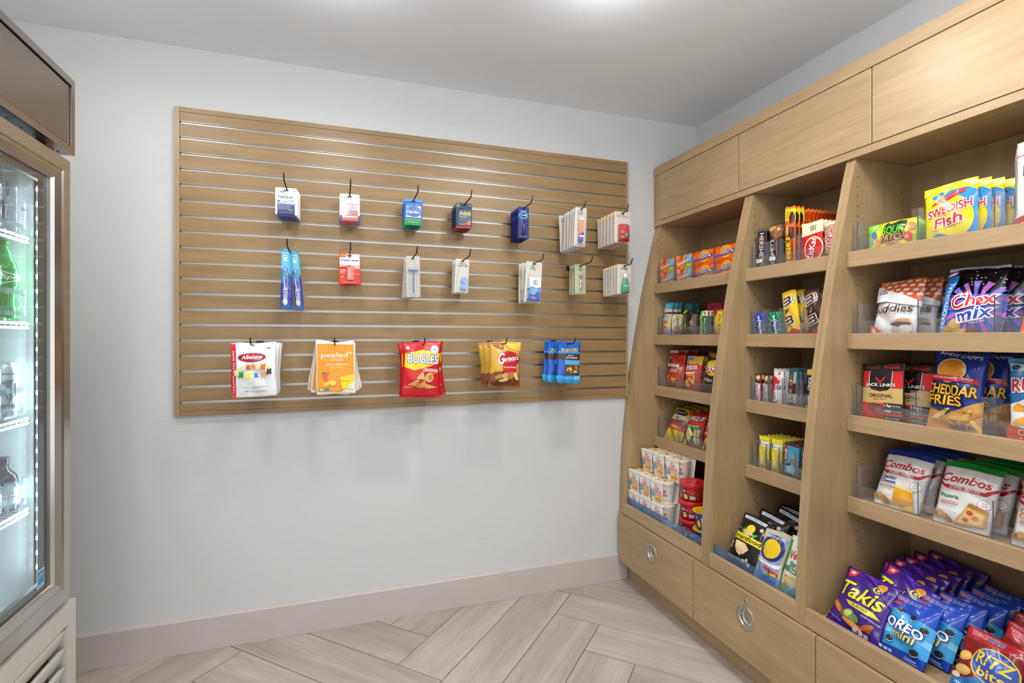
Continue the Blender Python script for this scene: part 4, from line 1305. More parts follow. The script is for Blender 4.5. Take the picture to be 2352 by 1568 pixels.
pee = bag_kind('dried_fruit_bag', 'snack bag', .153, .207, .012, 'F3EFDF', [P('F09A1C', (.045, .06), (.62, .03), (.95, .28), (.95, .97), (.045, .97)), T('FFF6E2', 'peeled', .47, .745, .66, .125, b=.006), E('CDE6A8', .80, .80, .05, .016, 30), E('CDE6A8', .87, .80, .05, .014, -20), T('FFF3DA', 'SNACKS', .52, .665, .30, .028, b=.02),
    T('FFF3DA', 'GENTLY DRIED FRUIT', .53, .575, .58, .034, b=.02), T('F8DD5A', 'ORGANIC', .53, .515, .34, .036, b=.02), E('E8643A', .32, .33, .155, .095, -30), E('F2A03A', .42, .33, .13, .09, -20), E('5E9A3A', .19, .42, .05, .018, 30), E('F4D23A', .30, .22, .12, .035, 30), E('F6DC5A', .42, .22, .07, .055, 60),
    P('F2DA2A', (.60, .33), (.96, .38), (.95, .28), (.80, .12), (.64, .09)), T('C98A1C', 'MANGO', .74, .255, .20, .028, b=.02), E('E8DCC0', .87, .145, .075, .055), E('F3EFDF', .87, .145, .062, .045), E('F0C9A0', .87, .145, .03, .02), E('3E8A5A', .14, .10, .045, .033), E('EAF2EA', .14, .10, .03, .022), R('3E7FB4', .22, .075, .32, .125), T('F8E6C4', 'NET WT 2.8 OZ', .47, .10, .24, .016)], seed=5, pinch=0, mode='pouch', ink='satin', wr=.0008, seal=(.02, .09))
hang_bag(pee, .207, -0.010, [.150, .131, .112, .093, .074, .055], 'orange dried mango bag with cream edges hanging on the slat board', 'orange dried mango bags', [-.015, .10, -.11, .16, -.17, .03], [.003, .002, 0, 0, 0, .004], 'black peg hook holding orange dried mango bags')
bug = bag_kind('corn_snack_bag', 'chip bag', .166, .232, .050, 'D2202A', [P('F1D22A', (.04, .56), (.30, .50), (.96, .62), (.98, .80), (.50, .86), (.06, .80)), T('FFFFFF', 'BUGLES', .53, .70, .80, .155, -3, b=.018, o='2B3F9A', ow=.05), E('F4F4F4', .82, .865, .11, .075), E('C9484A', .82, .865, .095, .062), E('F4F4F4', .82, .865, .085, .056), T('5A78C4', 'M', .82, .865, .06, .03),
    E('F4F4F4', .14, .90, .045, .03), T('FFFFFF', 'ORIGINAL', .74, .505, .42, .055, -3, b=.02), T('F2A83A', 'FLAVOR', .82, .455, .2, .028, b=.02), P('D9A25C', (.14, .24), (.42, .36), (.40, .22)), P('E6B46C', (.36, .36), (.52, .50), (.60, .34)), P('CF9550', (.36, .20), (.60, .36), (.62, .20)), E('EABF7C', .70, .38, .11, .085), E('C88A48', .72, .385, .06, .055), P('DDA860', (.50, .30), (.92, .20), (.62, .18)), E('B97A3C', .40, .25, .04, .05), T('F6D0CC', 'CORN SNACKS', .16, .205, .2, .018), R('B31B24', 0, 0, 1, .05)], seed=9, wr=.0035, pinch=.08)
hang_bag(bug, .232, 0.335, [.185, .128, .070], 'red and yellow corn snack bag hanging on the slat board', 'red corn snack bags', [.03, -.06, -.02], [-.002, .012, -.004], 'black peg hook holding red corn snack bags')
gar = bag_kind('snack_mix_bag', 'snack mix bag', .146, .198, .046, 'D6A93A', [P('8A4A22', (0, .30), (.3, .36), (.7, .33), (1, .28), (1, 0), (0, 0)), P('A85C28', (0, .98), (.4, .98), (.46, .80), (.20, .86)), P('E6C24E', (.5, .98), (1, .98), (1, .78), (.62, .88)), E('B5212E', .60, .635, .37, .17, -6), E('C8343E', .60, .635, .355, .16, -6), E('B5212E', .60, .635, .345, .152, -6),
    T('FFF8EE', 'G', .34, .64, .20, .25, sh=.2, b=.018), T('FFF8EE', 'ardetto\'s', .66, .645, .50, .11, 6, sh=.1, b=.025), T('F2D0C8', 'Quality Since 1932', .64, .565, .34, .02, 4), P('D8263A', (.40, .52), (.86, .52), (.86, .34), (.40, .34)), T('FFFFFF', 'Original Recipe', .63, .445, .42, .04, b=.02),
    E('C99A5A', .30, .25, .14, .05, 20), E('E2B878', .50, .27, .13, .06, 10), E('8A5226', .22, .32, .10, .035, 0), E('B98046', .66, .27, .12, .08, 40), E('EBCB8C', .44, .17, .16, .035, 10), E('F0D49A', .84, .25, .06, .10, 30), E('5A2E16', .30, .10, .24, .04), E('6E3A1C', .70, .12, .22, .05)], seed=12, wr=.0035, pinch=.07)
hang_bag(gar, .198, 0.683, [.190, .130, .070], 'gold and brown snack mix bag with red oval on the slat board', 'gold snack mix bags', [.03, -.02, -.07], [.012, .0, -.006], 'black peg hook holding gold snack mix bags')
nuts = []
rn = random.Random(4)
for i in range(26):
    nuts.append(E(rn.choice(['E8C48A', 'C98A4A', 'F0DCB0', '4E9A4A', 'D8502E', '3E74B4', 'A86A38', 'F0D24A']), rn.uniform(.36, .90), rn.uniform(.24, .41), .055, .026, rn.uniform(0, 90)))
pla = bag_kind('trail_mix_bag', 'nut bag', .112, .187, .022, '1F63C8', [R('3FA0DC', .0, .72, 1, .755), T('F2D64A', 'PLANTERS', .52, .80, .74, .085, 3, b=.018, o='1A4A9A', ow=.03), R('4A2E22', 0, .56, 1, .70), T('F6F0EA', 'NUT &', .55, .665, .26, .032, b=.02), T('F6F0EA', 'CHOCOLATE', .60, .61, .52, .045, b=.02), R('59B4E4', .30, .43, 1, .55), P('6E4A30', (.30, .44), (1, .44), (1, .20), (.30, .20))] + nuts + [
    R('2FA0DC', 0, 0, 1, .17), T('D9F0FB', 'NET WT 2 OZ', .5, .12, .36, .02), R('F0F4F8', .76, .09, .95, .16), R('2FA0DC', .78, .10, .84, .15), R('2FA0DC', .87, .10, .93, .15)], seed=15, wr=.003, pinch=.02, mode='pouch', seal=(.02, .10))
hang_bag(pla, .187, 1.004, [.165, .135, .100, .060], 'blue and brown nut and chocolate bag on the slat board', 'blue nut and chocolate bags', [.05, -.01, .03, .06], [.010, .012, -.014, -.016], 'black peg hook holding blue nut bags')
# ------------------------------------------------------------------ goods on the cabinet shelves (fronts face -x)
RZ = -PI / 2
def shelf(kind, W, T, y, z, x, desc, group, n=1, step=None, lean=0.0, roll=0.0, dy=0.0, xs=None, leans=None, ys=None, rolls=None, jit=0.0):
    """a lane of n alike goods one behind the other; x = front bottom edge"""
    for i in range(n):
        rnd = random.Random(int(y * 977 + z * 331) + i * 7)
        xi = xs[i] if xs else x + (step or T * 1.05) * i
        le = leans[i] if leans else lean
        ro = rolls[i] if rolls else roll + (rnd.uniform(-jit, jit) if i else 0)
        yi = ys[i] if ys else y + dy * i + (rnd.uniform(-jit, jit) * .1 if i else 0)
        lift = W / 2 * abs(math.sin(ro)) + 0.0008 + (T * 0.1 * math.sin(le))
        put(kind, (xi + T / 2, yi, z + lift), desc + nth(i, n), group, rz=RZ, lean=le, roll=ro)

# --- left bay, top shelf: dryer sheet and detergent boxes
bnc = box_kind('dryer_sheet_box', 'laundry box', .121, .067, .046, 'E8501E', [P('F08A2A', (0, .0), (.5, 0), (.35, .5), (.1, 1), (0, 1)), E('F4D83A', .74, .54, .30, .60), E('5C8FD0', .76, .58, .24, .44), E('8FC0E8', .80, .66, .16, .28), E('2F7A6A', .74, .26, .20, .22), E('B9C92E', .78, .24, .17, .15),
    R('F6E2DC', .02, .80, .22, .98), R('E2503A', .05, .84, .19, .92), T('FFFFFF', 'bounce', .42, .50, .66, .30, 10, b=.018, o='D8401E', ow=.05), T('E8E090', 'outdoor fresh', .78, .24, .26, .08), R('C23A16', .04, .10, .30, .13)],
    side=[R('D8401A', 0, 0, 1, 1), R('F6E2DC', .2, .5, .8, .85)], top=[R('F08A2A', 0, .5, 1, 1)])
tid = box_kind('detergent_box', 'laundry box', .124, .067, .046, 'F26A12', [E('F6D23A', .52, .62, .26, .40), E('F28A1E', .52, .62, .22, .33), E('F7B23A', .52, .62, .16, .24), P('3F3BA8', (0, .30), (.5, .36), (1, .50), (1, .72), (.55, .50), (0, .46)), T('3A3AA6', 'Tide', .52, .64, .36, .36, 6, b=.018, o='FFF2DC', ow=.04), E('EDEBFA', .84, .56, .05, .07),
    T('DAD6F4', 'original scent', .22, .385, .30, .05), R('C8400E', .04, .92, .40, .95), T('B83A0C', 'POWDER LAUNDRY DETERGENT', .40, .16, .6, .06), R('C8400E', .04, .06, .5, .085)],
    side=[R('D8580E', 0, 0, 1, 1), E('3F3BA8', .5, .5, .3, .25), E('EDEBFA', .5, .5, .18, .15)], top=[R('E86410', 0, 0, 1, 1)])
for kind, ys, what, g in ((bnc, (2.228, 2.093), 'orange dryer sheet box with yellow ring', 'dryer sheet boxes'), (tid, (1.952, 1.812), 'orange detergent box with blue lettering', 'detergent boxes')):
    for j, yy in enumerate(ys):
        for row in (0, 1):
            for lev in (0, 1):
                put(kind, (1.611 + row * .049, yy + (.004 if lev else 0), SHZ[0] + .0006 + lev * .0678), '%s, %s column, %s of the pair, %s row' % (what, ('left', 'right')[j], ('lower', 'upper')[lev], ('front', 'back')[row]), g, rz=RZ)

# --- left bay, second shelf: bars and nut pouches
z = SHZ[1]
nut = bag_kind('nut_pouch', 'snack pouch', .066, .178, .018, 'E4C48C', [R('2FA4DC', 0, .80, 1, 1), P('6CC4EA', (0, .80), (.6, .80), (.9, .95), (.2, .97)), P('E8D2A0', (0, .70), (1, .66), (1, .80), (0, .82)), P('2F2F8C', (0, .60), (1, .66), (1, .72), (0, .70)), T('FFFFFF', 'CHIPS', .46, .635, .8, .07, -4, b=.018, o='2F2F8C', ow=.03), R('8FC4E4', .08, .46, .72, .57), R('CFE6F4', .1, .49, .66, .53),
    E('C87A42', .45, .40, .26, .05, 20), E('E8C08A', .60, .33, .28, .05, -10), E('A85A30', .38, .26, .26, .05, 10), E('D8A060', .64, .20, .24, .05), E('B8703C', .36, .14, .24, .05, 20), P('4FA6DC', (.5, 0), (1, 0), (1, .2), (.86, .22))], seed=21, mode='pouch', pinch=.0, seal=(.03, .10), wr=.0015)
shelf(nut, .066, .018, 2.248, z, 1.585, 'slim blue topped nut snack pouch in the left bay', 'blue nut pouches', 5, xs=[1.585, 1.612, 1.632, 1.70, 1.745], ys=[2.249, 2.243, 2.241, 2.242, 2.246], lean=.10)
bel = bag_kind('biscuit_packet', 'biscuit packet', .048, .112, .018, 'EBD27A', [R('F0E6C8', .0, .30, .30, .95), P('F2EED8', (.28, .30), (.95, .30), (.95, .80), (.60, .90), (.28, .85)), P('E8A23A', (.66, .36), (1, .30), (1, .62)), T('5E7A4A', 'belVita', .58, .58, .5, .22, 90, b=.02), R('4A3A2A', .12, .62, .18, .72), R('4A3A2A', .12, .48, .18, .56), P('C48A3E', (0, .0), (.5, 0), (.3, .35), (0, .40)), P('5A4AA6', (.46, 0), (1, 0), (1, .28), (.66, .28)), T('D8D0F0', 'blueberry', .84, .14, .2, .10, 90)], seed=23, pinch=.0, wr=.0012)
shelf(bel, .048, .018, 2.176, z, 1.586, 'small cream and purple breakfast biscuit packet in the left bay', 'breakfast biscuit packets', 3, .022)
blk = bag_kind('clear_window_bag', 'snack bag', .106, .132, .030, '17181A', [E('7ED321', .12, .93, .16, .045, 20), P('6A4A3E', (.62, .22), (.95, .18), (.98, .70), (.80, .80), (.60, .50)), E('A87A5E', .78, .56, .12, .07, 30), E('8A5A44', .76, .38, .13, .07, -20), E('C8A088', .84, .46, .07, .04), T('8FD64A', 'Organic', .34, .46, .72, .16, 90, sh=.2, b=0), R('3A3A3E', .5, .1, .56, .8)], seed=25, pinch=.03, wr=.0035)
shelf(blk, .106, .030, 2.076, z, 1.586, 'black snack bag with lime green leaf in the left bay', 'black snack bags', 2, .052, lean=.08, dy=-.02)
crm = bag_kind('fruit_snack_pouch', 'snack pouch', .100, .158, .016, '8E1238', [R('A81A44', 0, .78, 1, 1), E('5A0A22', .5, .90, .10, .02), P('D8557E', (0, 0), (.7, 0), (.5, .45), (0, .5)), P('E8C08A', (.55, .35), (.85, .55), (.7, .62)), R('6E0E2A', 0, .74, 1, .76)], seed=27, mode='pouch', pinch=0, wr=.002, ink='satin')
shelf(crm, .100, .016, 1.975, z, 1.652, 'crimson fruit snack pouch behind the granola bars', 'crimson snack pouches', 4, .036, lean=.05, dy=-.006)
nvg = bag_kind('granola_bar', 'granola bar', .049, .122, .018, '2F6B4A', [R('3FAE5A', 0, .80, .42, 1), P('F4E8DC', (.38, .80), (1, .78), (1, .98), (.38, .98)), E('D86A2E', .70, .90, .20, .045, 20), E('E8923A', .72, .84, .16, .03, 20), P('E8E03A', (.0, 0), (.40, 0), (.46, .78), (0, .80)), E('2F8A3E', .42, .46, .17, .28), R('B8D84A', .0, .0, .5, .06), T('F4F060', 'NATURE VALLEY', .18, .42, .62, .26, 90), T('D8EED0', 'crunchy', .44, .46, .34, .12, 90), T('FFFFFF', 'Oats & Honey', .76, .42, .58, .14, 90, b=.018)], seed=29, pinch=0, wr=.0012)
shelf(nvg, .049, .018, 1.960, z, 1.586, 'green and yellow granola bar in the left bay', 'green granola bars', 3, .020)
nvo = bag_kind('granola_bar', 'granola bar', .052, .120, .018, 'D8481E', [R('F0A02A', .40, .10, 1, 1), P('E8501E', (.3, .0), (1, 0), (1, .14), (.5, .2)), R('F4E23A', .56, .12, .98, .90), R('8E2A1E', 0, .30, .34, 1), E('F2B23A', .44, .5, .16, .34), T('8A7A1A', 'NATURE VALLEY', .78, .51, .70, .26, 90, b=.018), T('FFE9DC', 'Peanut Butter', .2, .52, .56, .14, 90, b=.018), T('F8D8A0', 'crunchy', .44, .52, .36, .12, 90), E('C88A4A', .16, .12, .2, .06, 40)], seed=31, pinch=0, wr=.0012)
shelf(nvo, .052, .018, 1.868, z, 1.586, 'orange peanut granola bar in the left bay', 'orange granola bars', 3, .020)
shelf(nvo, .052, .018, 1.800, z, 1.590, 'orange peanut granola bar beside the right divider', 'orange granola bars', 2, .020)

# --- left bay, third shelf: chips
z = SHZ[2]
dor = bag_kind('tortilla_chip_bag', 'chip bag', .142, .192, .050, 'B02A1E', [R('8E1A14', 0, .90, 1, 1), R('E8E0E0', .02, .93, .55, 1), P('C8401E', (.5, .3), (1, .2), (1, .62), (.7, .55)), P('E88A2A', (.72, .52), (.92, .44), (.95, .60)), P('16120F', (.18, .80), (.52, .62), (.26, .40)), P('F0A03A', (.26, .40), (.60, .70), (.30, .46)), P('FFFFFF', (.16, .84), (.24, .80), (.22, .76)), T('FFFFFF', 'Doritos', .42, .62, .80, .11, b=.018, o='1A1412', ow=.03), T('F4E8E0', 'NACHO', .62, .50, .3, .035, b=.02), T('F4E8E0', 'CHEESE', .60, .455, .34, .035, b=.02),
    P('E08A2A', (.08, .33), (.46, .36), (.34, .22)), P('C86A1E', (.30, .22), (.40, .24), (.34, .12)), P('E89A3A', (.48, .30), (.74, .28), (.58, .14)), P('7E1A14', (0, 0), (1, 0), (1, .1), (.4, .12), (0, .2))], seed=41, wr=.004, pinch=.06)
shelf(dor, .142, .050, 2.208, z, 1.588, 'red nacho tortilla chip bag in the left bay', 'red tortilla chip bags', 3, .062, lean=.13, dy=.004)
frt = bag_kind('corn_chip_bag', 'chip bag', .118, .168, .044, 'D8301E', [P('F0C03A', (0, .78), (1, .74), (1, 1), (0, 1)), R('8FA8C8', .02, .85, .50, .98), T('5A6A90', 'CRUNCHY', .26, .915, .38, .03), P('E8401E', (.1, .70), (.85, .78), (.9, .60), (.1, .52)), T('FFFFFF', 'Fritos', .46, .67, .74, .17, 6, sh=.1, b=.018, o='3A2A8C', ow=.04), P('F4D08A', (0, .50), (.8, .55), (.8, .50), (0, .44)), T('FBE6D8', 'THE ORIGINAL', .50, .465, .62, .04, b=.02), T('FBE6D8', 'CORN CHIPS', .52, .42, .4, .028), 
    E('F2B04A', .30, .26, .10, .06, 40), E('E8943A', .50, .32, .09, .07, 80), E('F4BC5A', .68, .26, .10, .06, -30), E('E89A3A', .42, .17, .12, .05, 20), E('F2B04A', .76, .36, .06, .08, 10), E('D8802A', .20, .16, .12, .04)], seed=43, wr=.004, pinch=.05)
shelf(frt, .118, .044, 2.066, z, 1.588, 'red and yellow corn chip bag in the left bay', 'red corn chip bags', 3, .060, lean=.17, roll=-.05)
lay = bag_kind('potato_chip_bag', 'chip bag', .140, .195, .050, '2E2C2E', [R('1E1C1E', 0, .90, 1, 1), E('C9862E', .30, .91, .24, .05, -15), E('F0C42A', .50, .60, .40, .19), E('F4D84A', .50, .66, .32, .10), P('C8202A', (.08, .56), (.90, .68), (.94, .54), (.14, .46)), T('FFFFFF', 'Lay\'s', .50, .575, .66, .19, 8, sh=.25, b=.018, o='A81820', ow=.03), T('F2EDE8', 'Barbecue', .34, .325, .46, .055, -3, b=.018), T('D8D2CC', 'FLAVORED', .36, .28, .24, .022), E('D8A860', .10, .26, .14, .03, 50), E('A83A2A', .16, .20, .09, .05, 20), E('E8C07A', .84, .22, .14, .05, 60), E('1E1C1E', .5, .05, .5, .05)], seed=45, wr=.004, pinch=.06)
shelf(lay, .140, .050, 1.925, z, 1.588, 'black barbecue potato chip bag in the left bay', 'black barbecue chip bags', 3, .066, lean=.17, roll=.02)

# --- left bay, fourth shelf: pretzels and crackers
z = SHZ[3]
prz = bag_kind('pretzel_bag', 'pretzel bag', .140, .172, .040, 'C8B21E', [E('1A1A24', .50, .845, .36, .085, -4), E('2E3244', .46, .85, .30, .06, -4), T('E8E8EE', 'Snyder\'s', .50, .845, .5, .06, sh=.2), P('DCD8D4', (.04, .62), (.20, .76), (.80, .76), (.98, .66), (.50, .60)), T('B8303A', 'thins', .46, .685, .34, .06, b=.02), P('8A4A3A', (.0, .34), (.0, .62), (.50, .60), (1, .64), (1, .30)), E('C87A3E', .22, .50, .09, .12, 10), E('8A4A3A', .22, .50, .065, .09, 10), E('D08A48', .48, .52, .10, .13, -10), E('8A4A3A', .48, .52, .075, .10, -10), E('B86A34', .76, .50, .10, .13, 20), E('8A4A3A', .76, .50, .07, .10, 20), 
    P('D8401E', (.02, .34), (.98, .28), (.98, .44), (.02, .48)), T('F8F0E8', 'Original', .52, .385, .42, .075, -2, b=.02), P('E8CE1E', (0, .0), (1, 0), (1, .28), (0, .32)), P('B89A14', (.3, .3), (.6, .28), (.7, 0), (.56, 0))], seed=47, wr=.0045, pinch=.04)
shelf(prz, .140, .040, 2.210, z, 1.588, 'yellow pretzel bag with dark oval in the left bay', 'yellow pretzel bags', 3, .060, lean=.42, leans=[.42, .34, .26], dy=.0)
ch0 = [E('1E6A3A', .5, .3, .01, .01)]
czg = bag_kind('cheese_cracker_bag', 'cracker bag', .128, .160, .040, 'B81E22', [P('1E6A3A', (.06, .10), (.94, .10), (.94, .62), (.06, .60)), R('E23A22', .06, .66, .94, .74), T('FFFFFF', 'CHEEZ-IT', .50, .83, .92, .13, 3, sh=.15, b=.018, o='4A1014', ow=.03), T('EAF6EE', 'WHITE CHEDDAR', .46, .59, .7, .055, 5, b=.02), P('F0DC9A', (.08, .34), (.34, .56), (.62, .36), (.34, .12)), P('E8CC7A', (.60, .52), (.92, .52), (.88, .32), (.64, .30)), P('F4EAC4', (.66, .28), (.92, .28), (.88, .10), (.68, .12)), E('C8A04A', .35, .34, .03, .02), P('E8DA6A', (.02, .0), (.18, .0), (.16, .16), (.02, .16))], seed=49, wr=.004, pinch=.05)
shelf(czg, .128, .040, 2.062, z, 1.588, 'red and green white cheddar cracker bag in the left bay', 'green cheese cracker bags', 3, .062, lean=.24)
czr = bag_kind('cheese_cracker_bag', 'cracker bag', .128, .162, .040, 'B41A20', [R('5A3A6A', .1, .88, .9, .95), T('D8CCE8', 'BAKED SNACK', .4, .915, .4, .03), R('C8242A', .0, .80, 1, .87), T('FFFFFF', 'CHEEZ-IT', .50, .70, .96, .15, 0, sh=.1, b=.018, o='4A1014', ow=.03), P('E2301E', (0, .42), (1, .40), (1, .60), (0, .62)), T('F8E8E0', 'ORIGINAL', .40, .48, .6, .06, b=.022), P('F0A02A', (.10, .24), (.36, .40), (.62, .26), (.36, .06)), P('E88E1E', (.52, .30), (.88, .30), (.80, .12)), P('D8B84A', (.02, .02), (.12, .02), (.12, .12), (.02, .12))], seed=51, wr=.004, pinch=.05)
shelf(czr, .128, .040, 1.928, z, 1.588, 'red original cheese cracker bag in the left bay', 'red cheese cracker bags', 3, .062, lean=.22)

# --- left bay deck: noodle cups, soup bowls, pasta cups
CH = .100
bm = bmesh.new(); lathe(bm, [(.034, .0), (.0345, .004), (.0455, CH - .006), (.0465, CH - .004), (.0465, CH - .001), (.0445, CH)], 24)
cup_me = bm_mesh('noodle_cup', bm, paper('EFEBE3'), True)
crad = lambda y: .0347 + .0110 * (y + .01) / CH + .0006
cp = print_mesh('cup_print', [R('C8BE9A', 0, .88, 1, .92), R('C8BE9A', 0, .10, 1, .14), T('C8323A', 'CUP', .22, .60, .26, .16, b=.018), T('C8323A', 'NOODLES', .24, .42, .36, .15, b=.018), T('C8323A', 'CUP', .78, .60, .26, .16, b=.018), T('C8323A', 'NOODLES', .78, .42, .36, .15, b=.018)], .230, .086, cyl_surf(crad, .008)(.230), 'paper', ([.230 * i / 24 for i in range(1, 24)], []))
lid_me = None
bm = bmesh.new(); lathe(bm, [(.0440, CH + .0002), (.0440, CH + .0012), (.0002, CH + .0014)], 24); lid_me = bm_mesh('lid', bm, paper('F0E2CC'), True)
lp = print_mesh('lid_print', [E('F2C26A', .5, .5, .46, .46), E('F0E2CC', .5, .5, .34, .34), E('E8A04A', .40, .56, .12, .08, 30), E('D87A3A', .60, .46, .12, .08, -20), T('D8485A', 'CUP NOODLES', .5, .5, .5, .10)], .080, .080, lambda x, y, o: Vector((x - .04, y - .04, CH + .0014 + o)), 'paper')
def sleeve():
    bm = bmesh.new()
    t = .0008
    W0, W1 = .0385, .0475
    def plate(a, b, c, d):
        bm.faces.new([bm.verts.new(p) for p in (a, b, c, d)])
    f0, f1 = -.0420, -.0500
    bm2 = [(-W0, f0, 0.0), (W0, f0, 0.0), (W1, f1, CH + .003), (-W1, f1, CH + .003)]
    plate(*bm2)
    plate((-W1, f1, CH + .003), (W1, f1, CH + .003), (W1 * .9, f1 + .016, CH + .0036), (-W1 * .9, f1 + .016, CH + .0036))
    plate((W1, .0485, CH + .003), (-W1, .0485, CH + .003), (-W0, .0415, -.0004), (W0, .0415, -.0004))
    plate((-W0, f0, 0.0), (W0, f0, 0.0), (W0, .0415, -.0004), (-W0, .0415, -.0004))
    bmesh.ops.remove_doubles(bm, verts=bm.verts[:], dist=.0005)
    bmesh.ops.solidify(bm, geom=bm.faces[:], thickness=t)
    bmesh.ops.recalc_face_normals(bm, faces=bm.faces[:])
    return bm_mesh('sleeve', bm, paper('F3F1EC'))
slv = sleeve()
def sl_surf(x, y, o):
    t = y / (CH + .003)
    return Vector(((x - .0475) * (.81 + .19 * t), -.0420 - .0080 * t - .0009 - o, y))
sp_ = print_mesh('sleeve_print', [R('D9CDA6', .02, .90, .98, .93), R('D9CDA6', .02, .05, .98, .07), E('C8323A', .5, .83, .12, .035, 0, 180, 360), T('D2606A', 'CUP', .53, .70, .40, .13, b=.018), T('D2606A', 'NOODLES', .50, .555, .80, .13, b=.018), R('F0A47A', .30, .40, .98, .46), T('FBE8DA', 'CHICKEN FLAVOR', .62, .43, .5, .03), E('4E9AD8', .17, .38, .15, .11), T('EAF4FC', 'NEW', .17, .38, .16, .06), E('E8B05A', .62, .24, .34, .16), E('F2CC7A', .60, .26, .26, .11), E('D8883A', .50, .20, .12, .05, 20), E('8FA84A', .70, .28, .07, .04), E('E07A3A', .78, .20, .09, .05), E('F6DE9A', .58, .32, .10, .04)], .095, CH + .003, sl_surf, 'paper')
ndl = Kind('noodle_cup', 'noodle cup', [('cup_print', cp, []), ('lid', lid_me, [('lid_print', lp)]), ('sleeve', slv, [('sleeve_print', sp_)])], cup_me)
spots = []
for lev, (xc, ys) in enumerate((((1.452), (2.248, 2.152, 2.056)), (1.452, (2.250, 2.154, 2.058)), (1.512, (2.226, 2.128, 2.022)))):
    for j, yy in enumerate(ys):
        spots.append((xc, yy, lev, j, 0))
for lev in (0, 1):
    for j, yy in enumerate((2.226, 2.128, 2.022)):
        spots.append((1.555, yy, lev, j, 1))
for xc, yy, lev, j, back in spots:
    put(ndl, (xc, yy, DECK + .0016 + lev * (CH + .0050)), 'white sleeved noodle cup, %s layer, %s from the left%s' % (('bottom', 'second', 'top')[lev], ('first', 'second', 'third')[j], ', behind the front row' if back else ''), 'noodle cups', rz=RZ + (.05 if j == 2 else 0))
# soup bowls
bm = bmesh.new(); lathe(bm, [(.044, 0), (.046, .003), (.053, .060), (.0535, .066)], 28); sb_me = bm_mesh('soup_bowl', bm, plastic('A81E22', .3), True)
bm = bmesh.new(); lathe(bm, [(.0545, .061), (.0565, .062), (.0570, .078), (.0540, .0805), (.0505, .0790), (.0002, .0785)], 28); sl_me = bm_mesh('lid', bm, plastic('D21E24', .25), True)
srad = lambda y: .0463 + .0072 * (y + .004) / .063 + .0005
spm_ = print_mesh('bowl_print', [R('7E1218', 0, 0, 1, .10), P('1A2440', (.30, .58), (.50, .58), (.50, .92), (.30, .92)), T('F4F4F4', 'CHUNKY', .40, .74, .17, .2, b=.018), R('C8C4BC', .66, .12, .90, .40), E('E8C07A', .46, .30, .10, .20), E('D8903A', .42, .26, .05, .10), E('7A9A3A', .50, .36, .03, .08), E('F0DCB0', .46, .20, .07, .08), E('E2636A', .57, .72, .025, .10), E('E2636A', .62, .72, .02, .08), R('B83A3A', .68, .50, .88, .90)], .200, .055, cyl_surf(srad, .004)(.200), 'plastic', ([.2 * i / 24 for i in range(1, 24)], []))
sou = Kind('soup_bowl', 'soup bowl', [('bowl_print', spm_, []), ('lid', sl_me, [])], sb_me)
for xc, yy, n_, wh in ((1.487, 1.905, 3, 'front stack'), (1.607, 1.886, 3, 'back stack')):
    for lev in range(n_):
        put(sou, (xc, yy + .003 * ((lev % 2) * 2 - 1), DECK + .0008 + lev * .0812), 'red lidded soup bowl, %s layer of the %s' % (('bottom', 'middle', 'top')[lev], wh), 'soup bowls', rz=RZ + .35)
# pasta cups
bm = bmesh.new(); lathe(bm, [(.038, 0), (.0395, .003), (.050, .068), (.0505, .072)], 28); kb = bm_mesh('pasta_cup', bm, plastic('1F3FA0', .3), True)
bm = bmesh.new(); lathe(bm, [(.0500, .0722), (.0565, .0726), (.0570, .0745), (.0525, .0752), (.0495, .0740), (.0002, .0738)], 28); kl = bm_mesh('lid', bm, plastic('F0CC1E', .3), True)
krad = lambda y: .0398 + .0107 * (y + .004) / .068 + .0005
kpm = print_mesh('cup_print', [R('14307E', 0, 0, 1, .08), E('E23A2E', .30, .76, .06, .14), T('FFFFFF', 'KRAFT', .30, .76, .09, .10), E('F2C22E', .42, .38, .10, .26, 30), E('F6DA5A', .36, .34, .06, .14), E('F2B41E', .48, .30, .05, .16), R('EDEFF2', .60, .30, .86, .80), R('8A96B8', .62, .40, .84, .43), R('8A96B8', .62, .52, .84, .55), R('8A96B8', .62, .64, .84, .67)], .180, .062, cyl_surf(krad, .004)(.180), 'plastic', ([.18 * i / 24 for i in range(1, 24)], []))
pas = Kind('pasta_cup', 'pasta cup', [('cup_print', kpm, []), ('lid', kl, [])], kb)
for xc, yy, lev, wh in ((1.466, 1.785, 0, 'bottom of the front stack'), (1.466, 1.787, 1, 'top of the front stack'), (1.585, 1.772, 0, 'bottom of the back stack'), (1.585, 1.774, 1, 'top of the back stack')):
    put(pas, (xc, yy, DECK + .0008 + lev * .0760), 'blue pasta cup with yellow lid, %s' % wh, 'pasta cups', rz=RZ + .3)

# --- middle bay, top shelf: candy bars
z = SHZ[0]
her = bag_kind('chocolate_bar', 'chocolate bar', .048, .165, .013, '2E1A1C', [R('5A5A60', 0, .94, 1, 1), T('D8D0D2', 'HERSHEY\'S', .52, .50, .78, .44, -90, b=.018), R('8A7A7C', .14, .40, .17, .70), R('6A5A5C', .1, .02, .9, .04)], seed=61, pinch=0, wr=.0006, seal=(.03, .05))
shelf(her, .048, .013, 1.614, z, 1.585, 'plain dark chocolate bar in the middle bay', 'dark chocolate bars', 4, .016)
hea = bag_kind('chocolate_bar', 'chocolate bar', .060, .168, .013, '2E1A1C', [P('8A5A40', (.0, .98), (1, .98), (1, .74), (.62, .62), (.2, .80)), E('C8A04A', .30, .92, .30, .05), E('A87048', .66, .84, .14, .05, 30), E('E0C09A', .80, .88, .10, .04, 40), E('B8703C', .62, .74, .10, .035), T('E4DEDF', 'HERSHEY\'S', .34, .34, .64, .32, 90, b=.018), R('C8A868', .68, .30, .72, .62), R('B89A9C', .58, .40, .61, .60)], seed=63, pinch=0, wr=.0006, seal=(.03, .05))
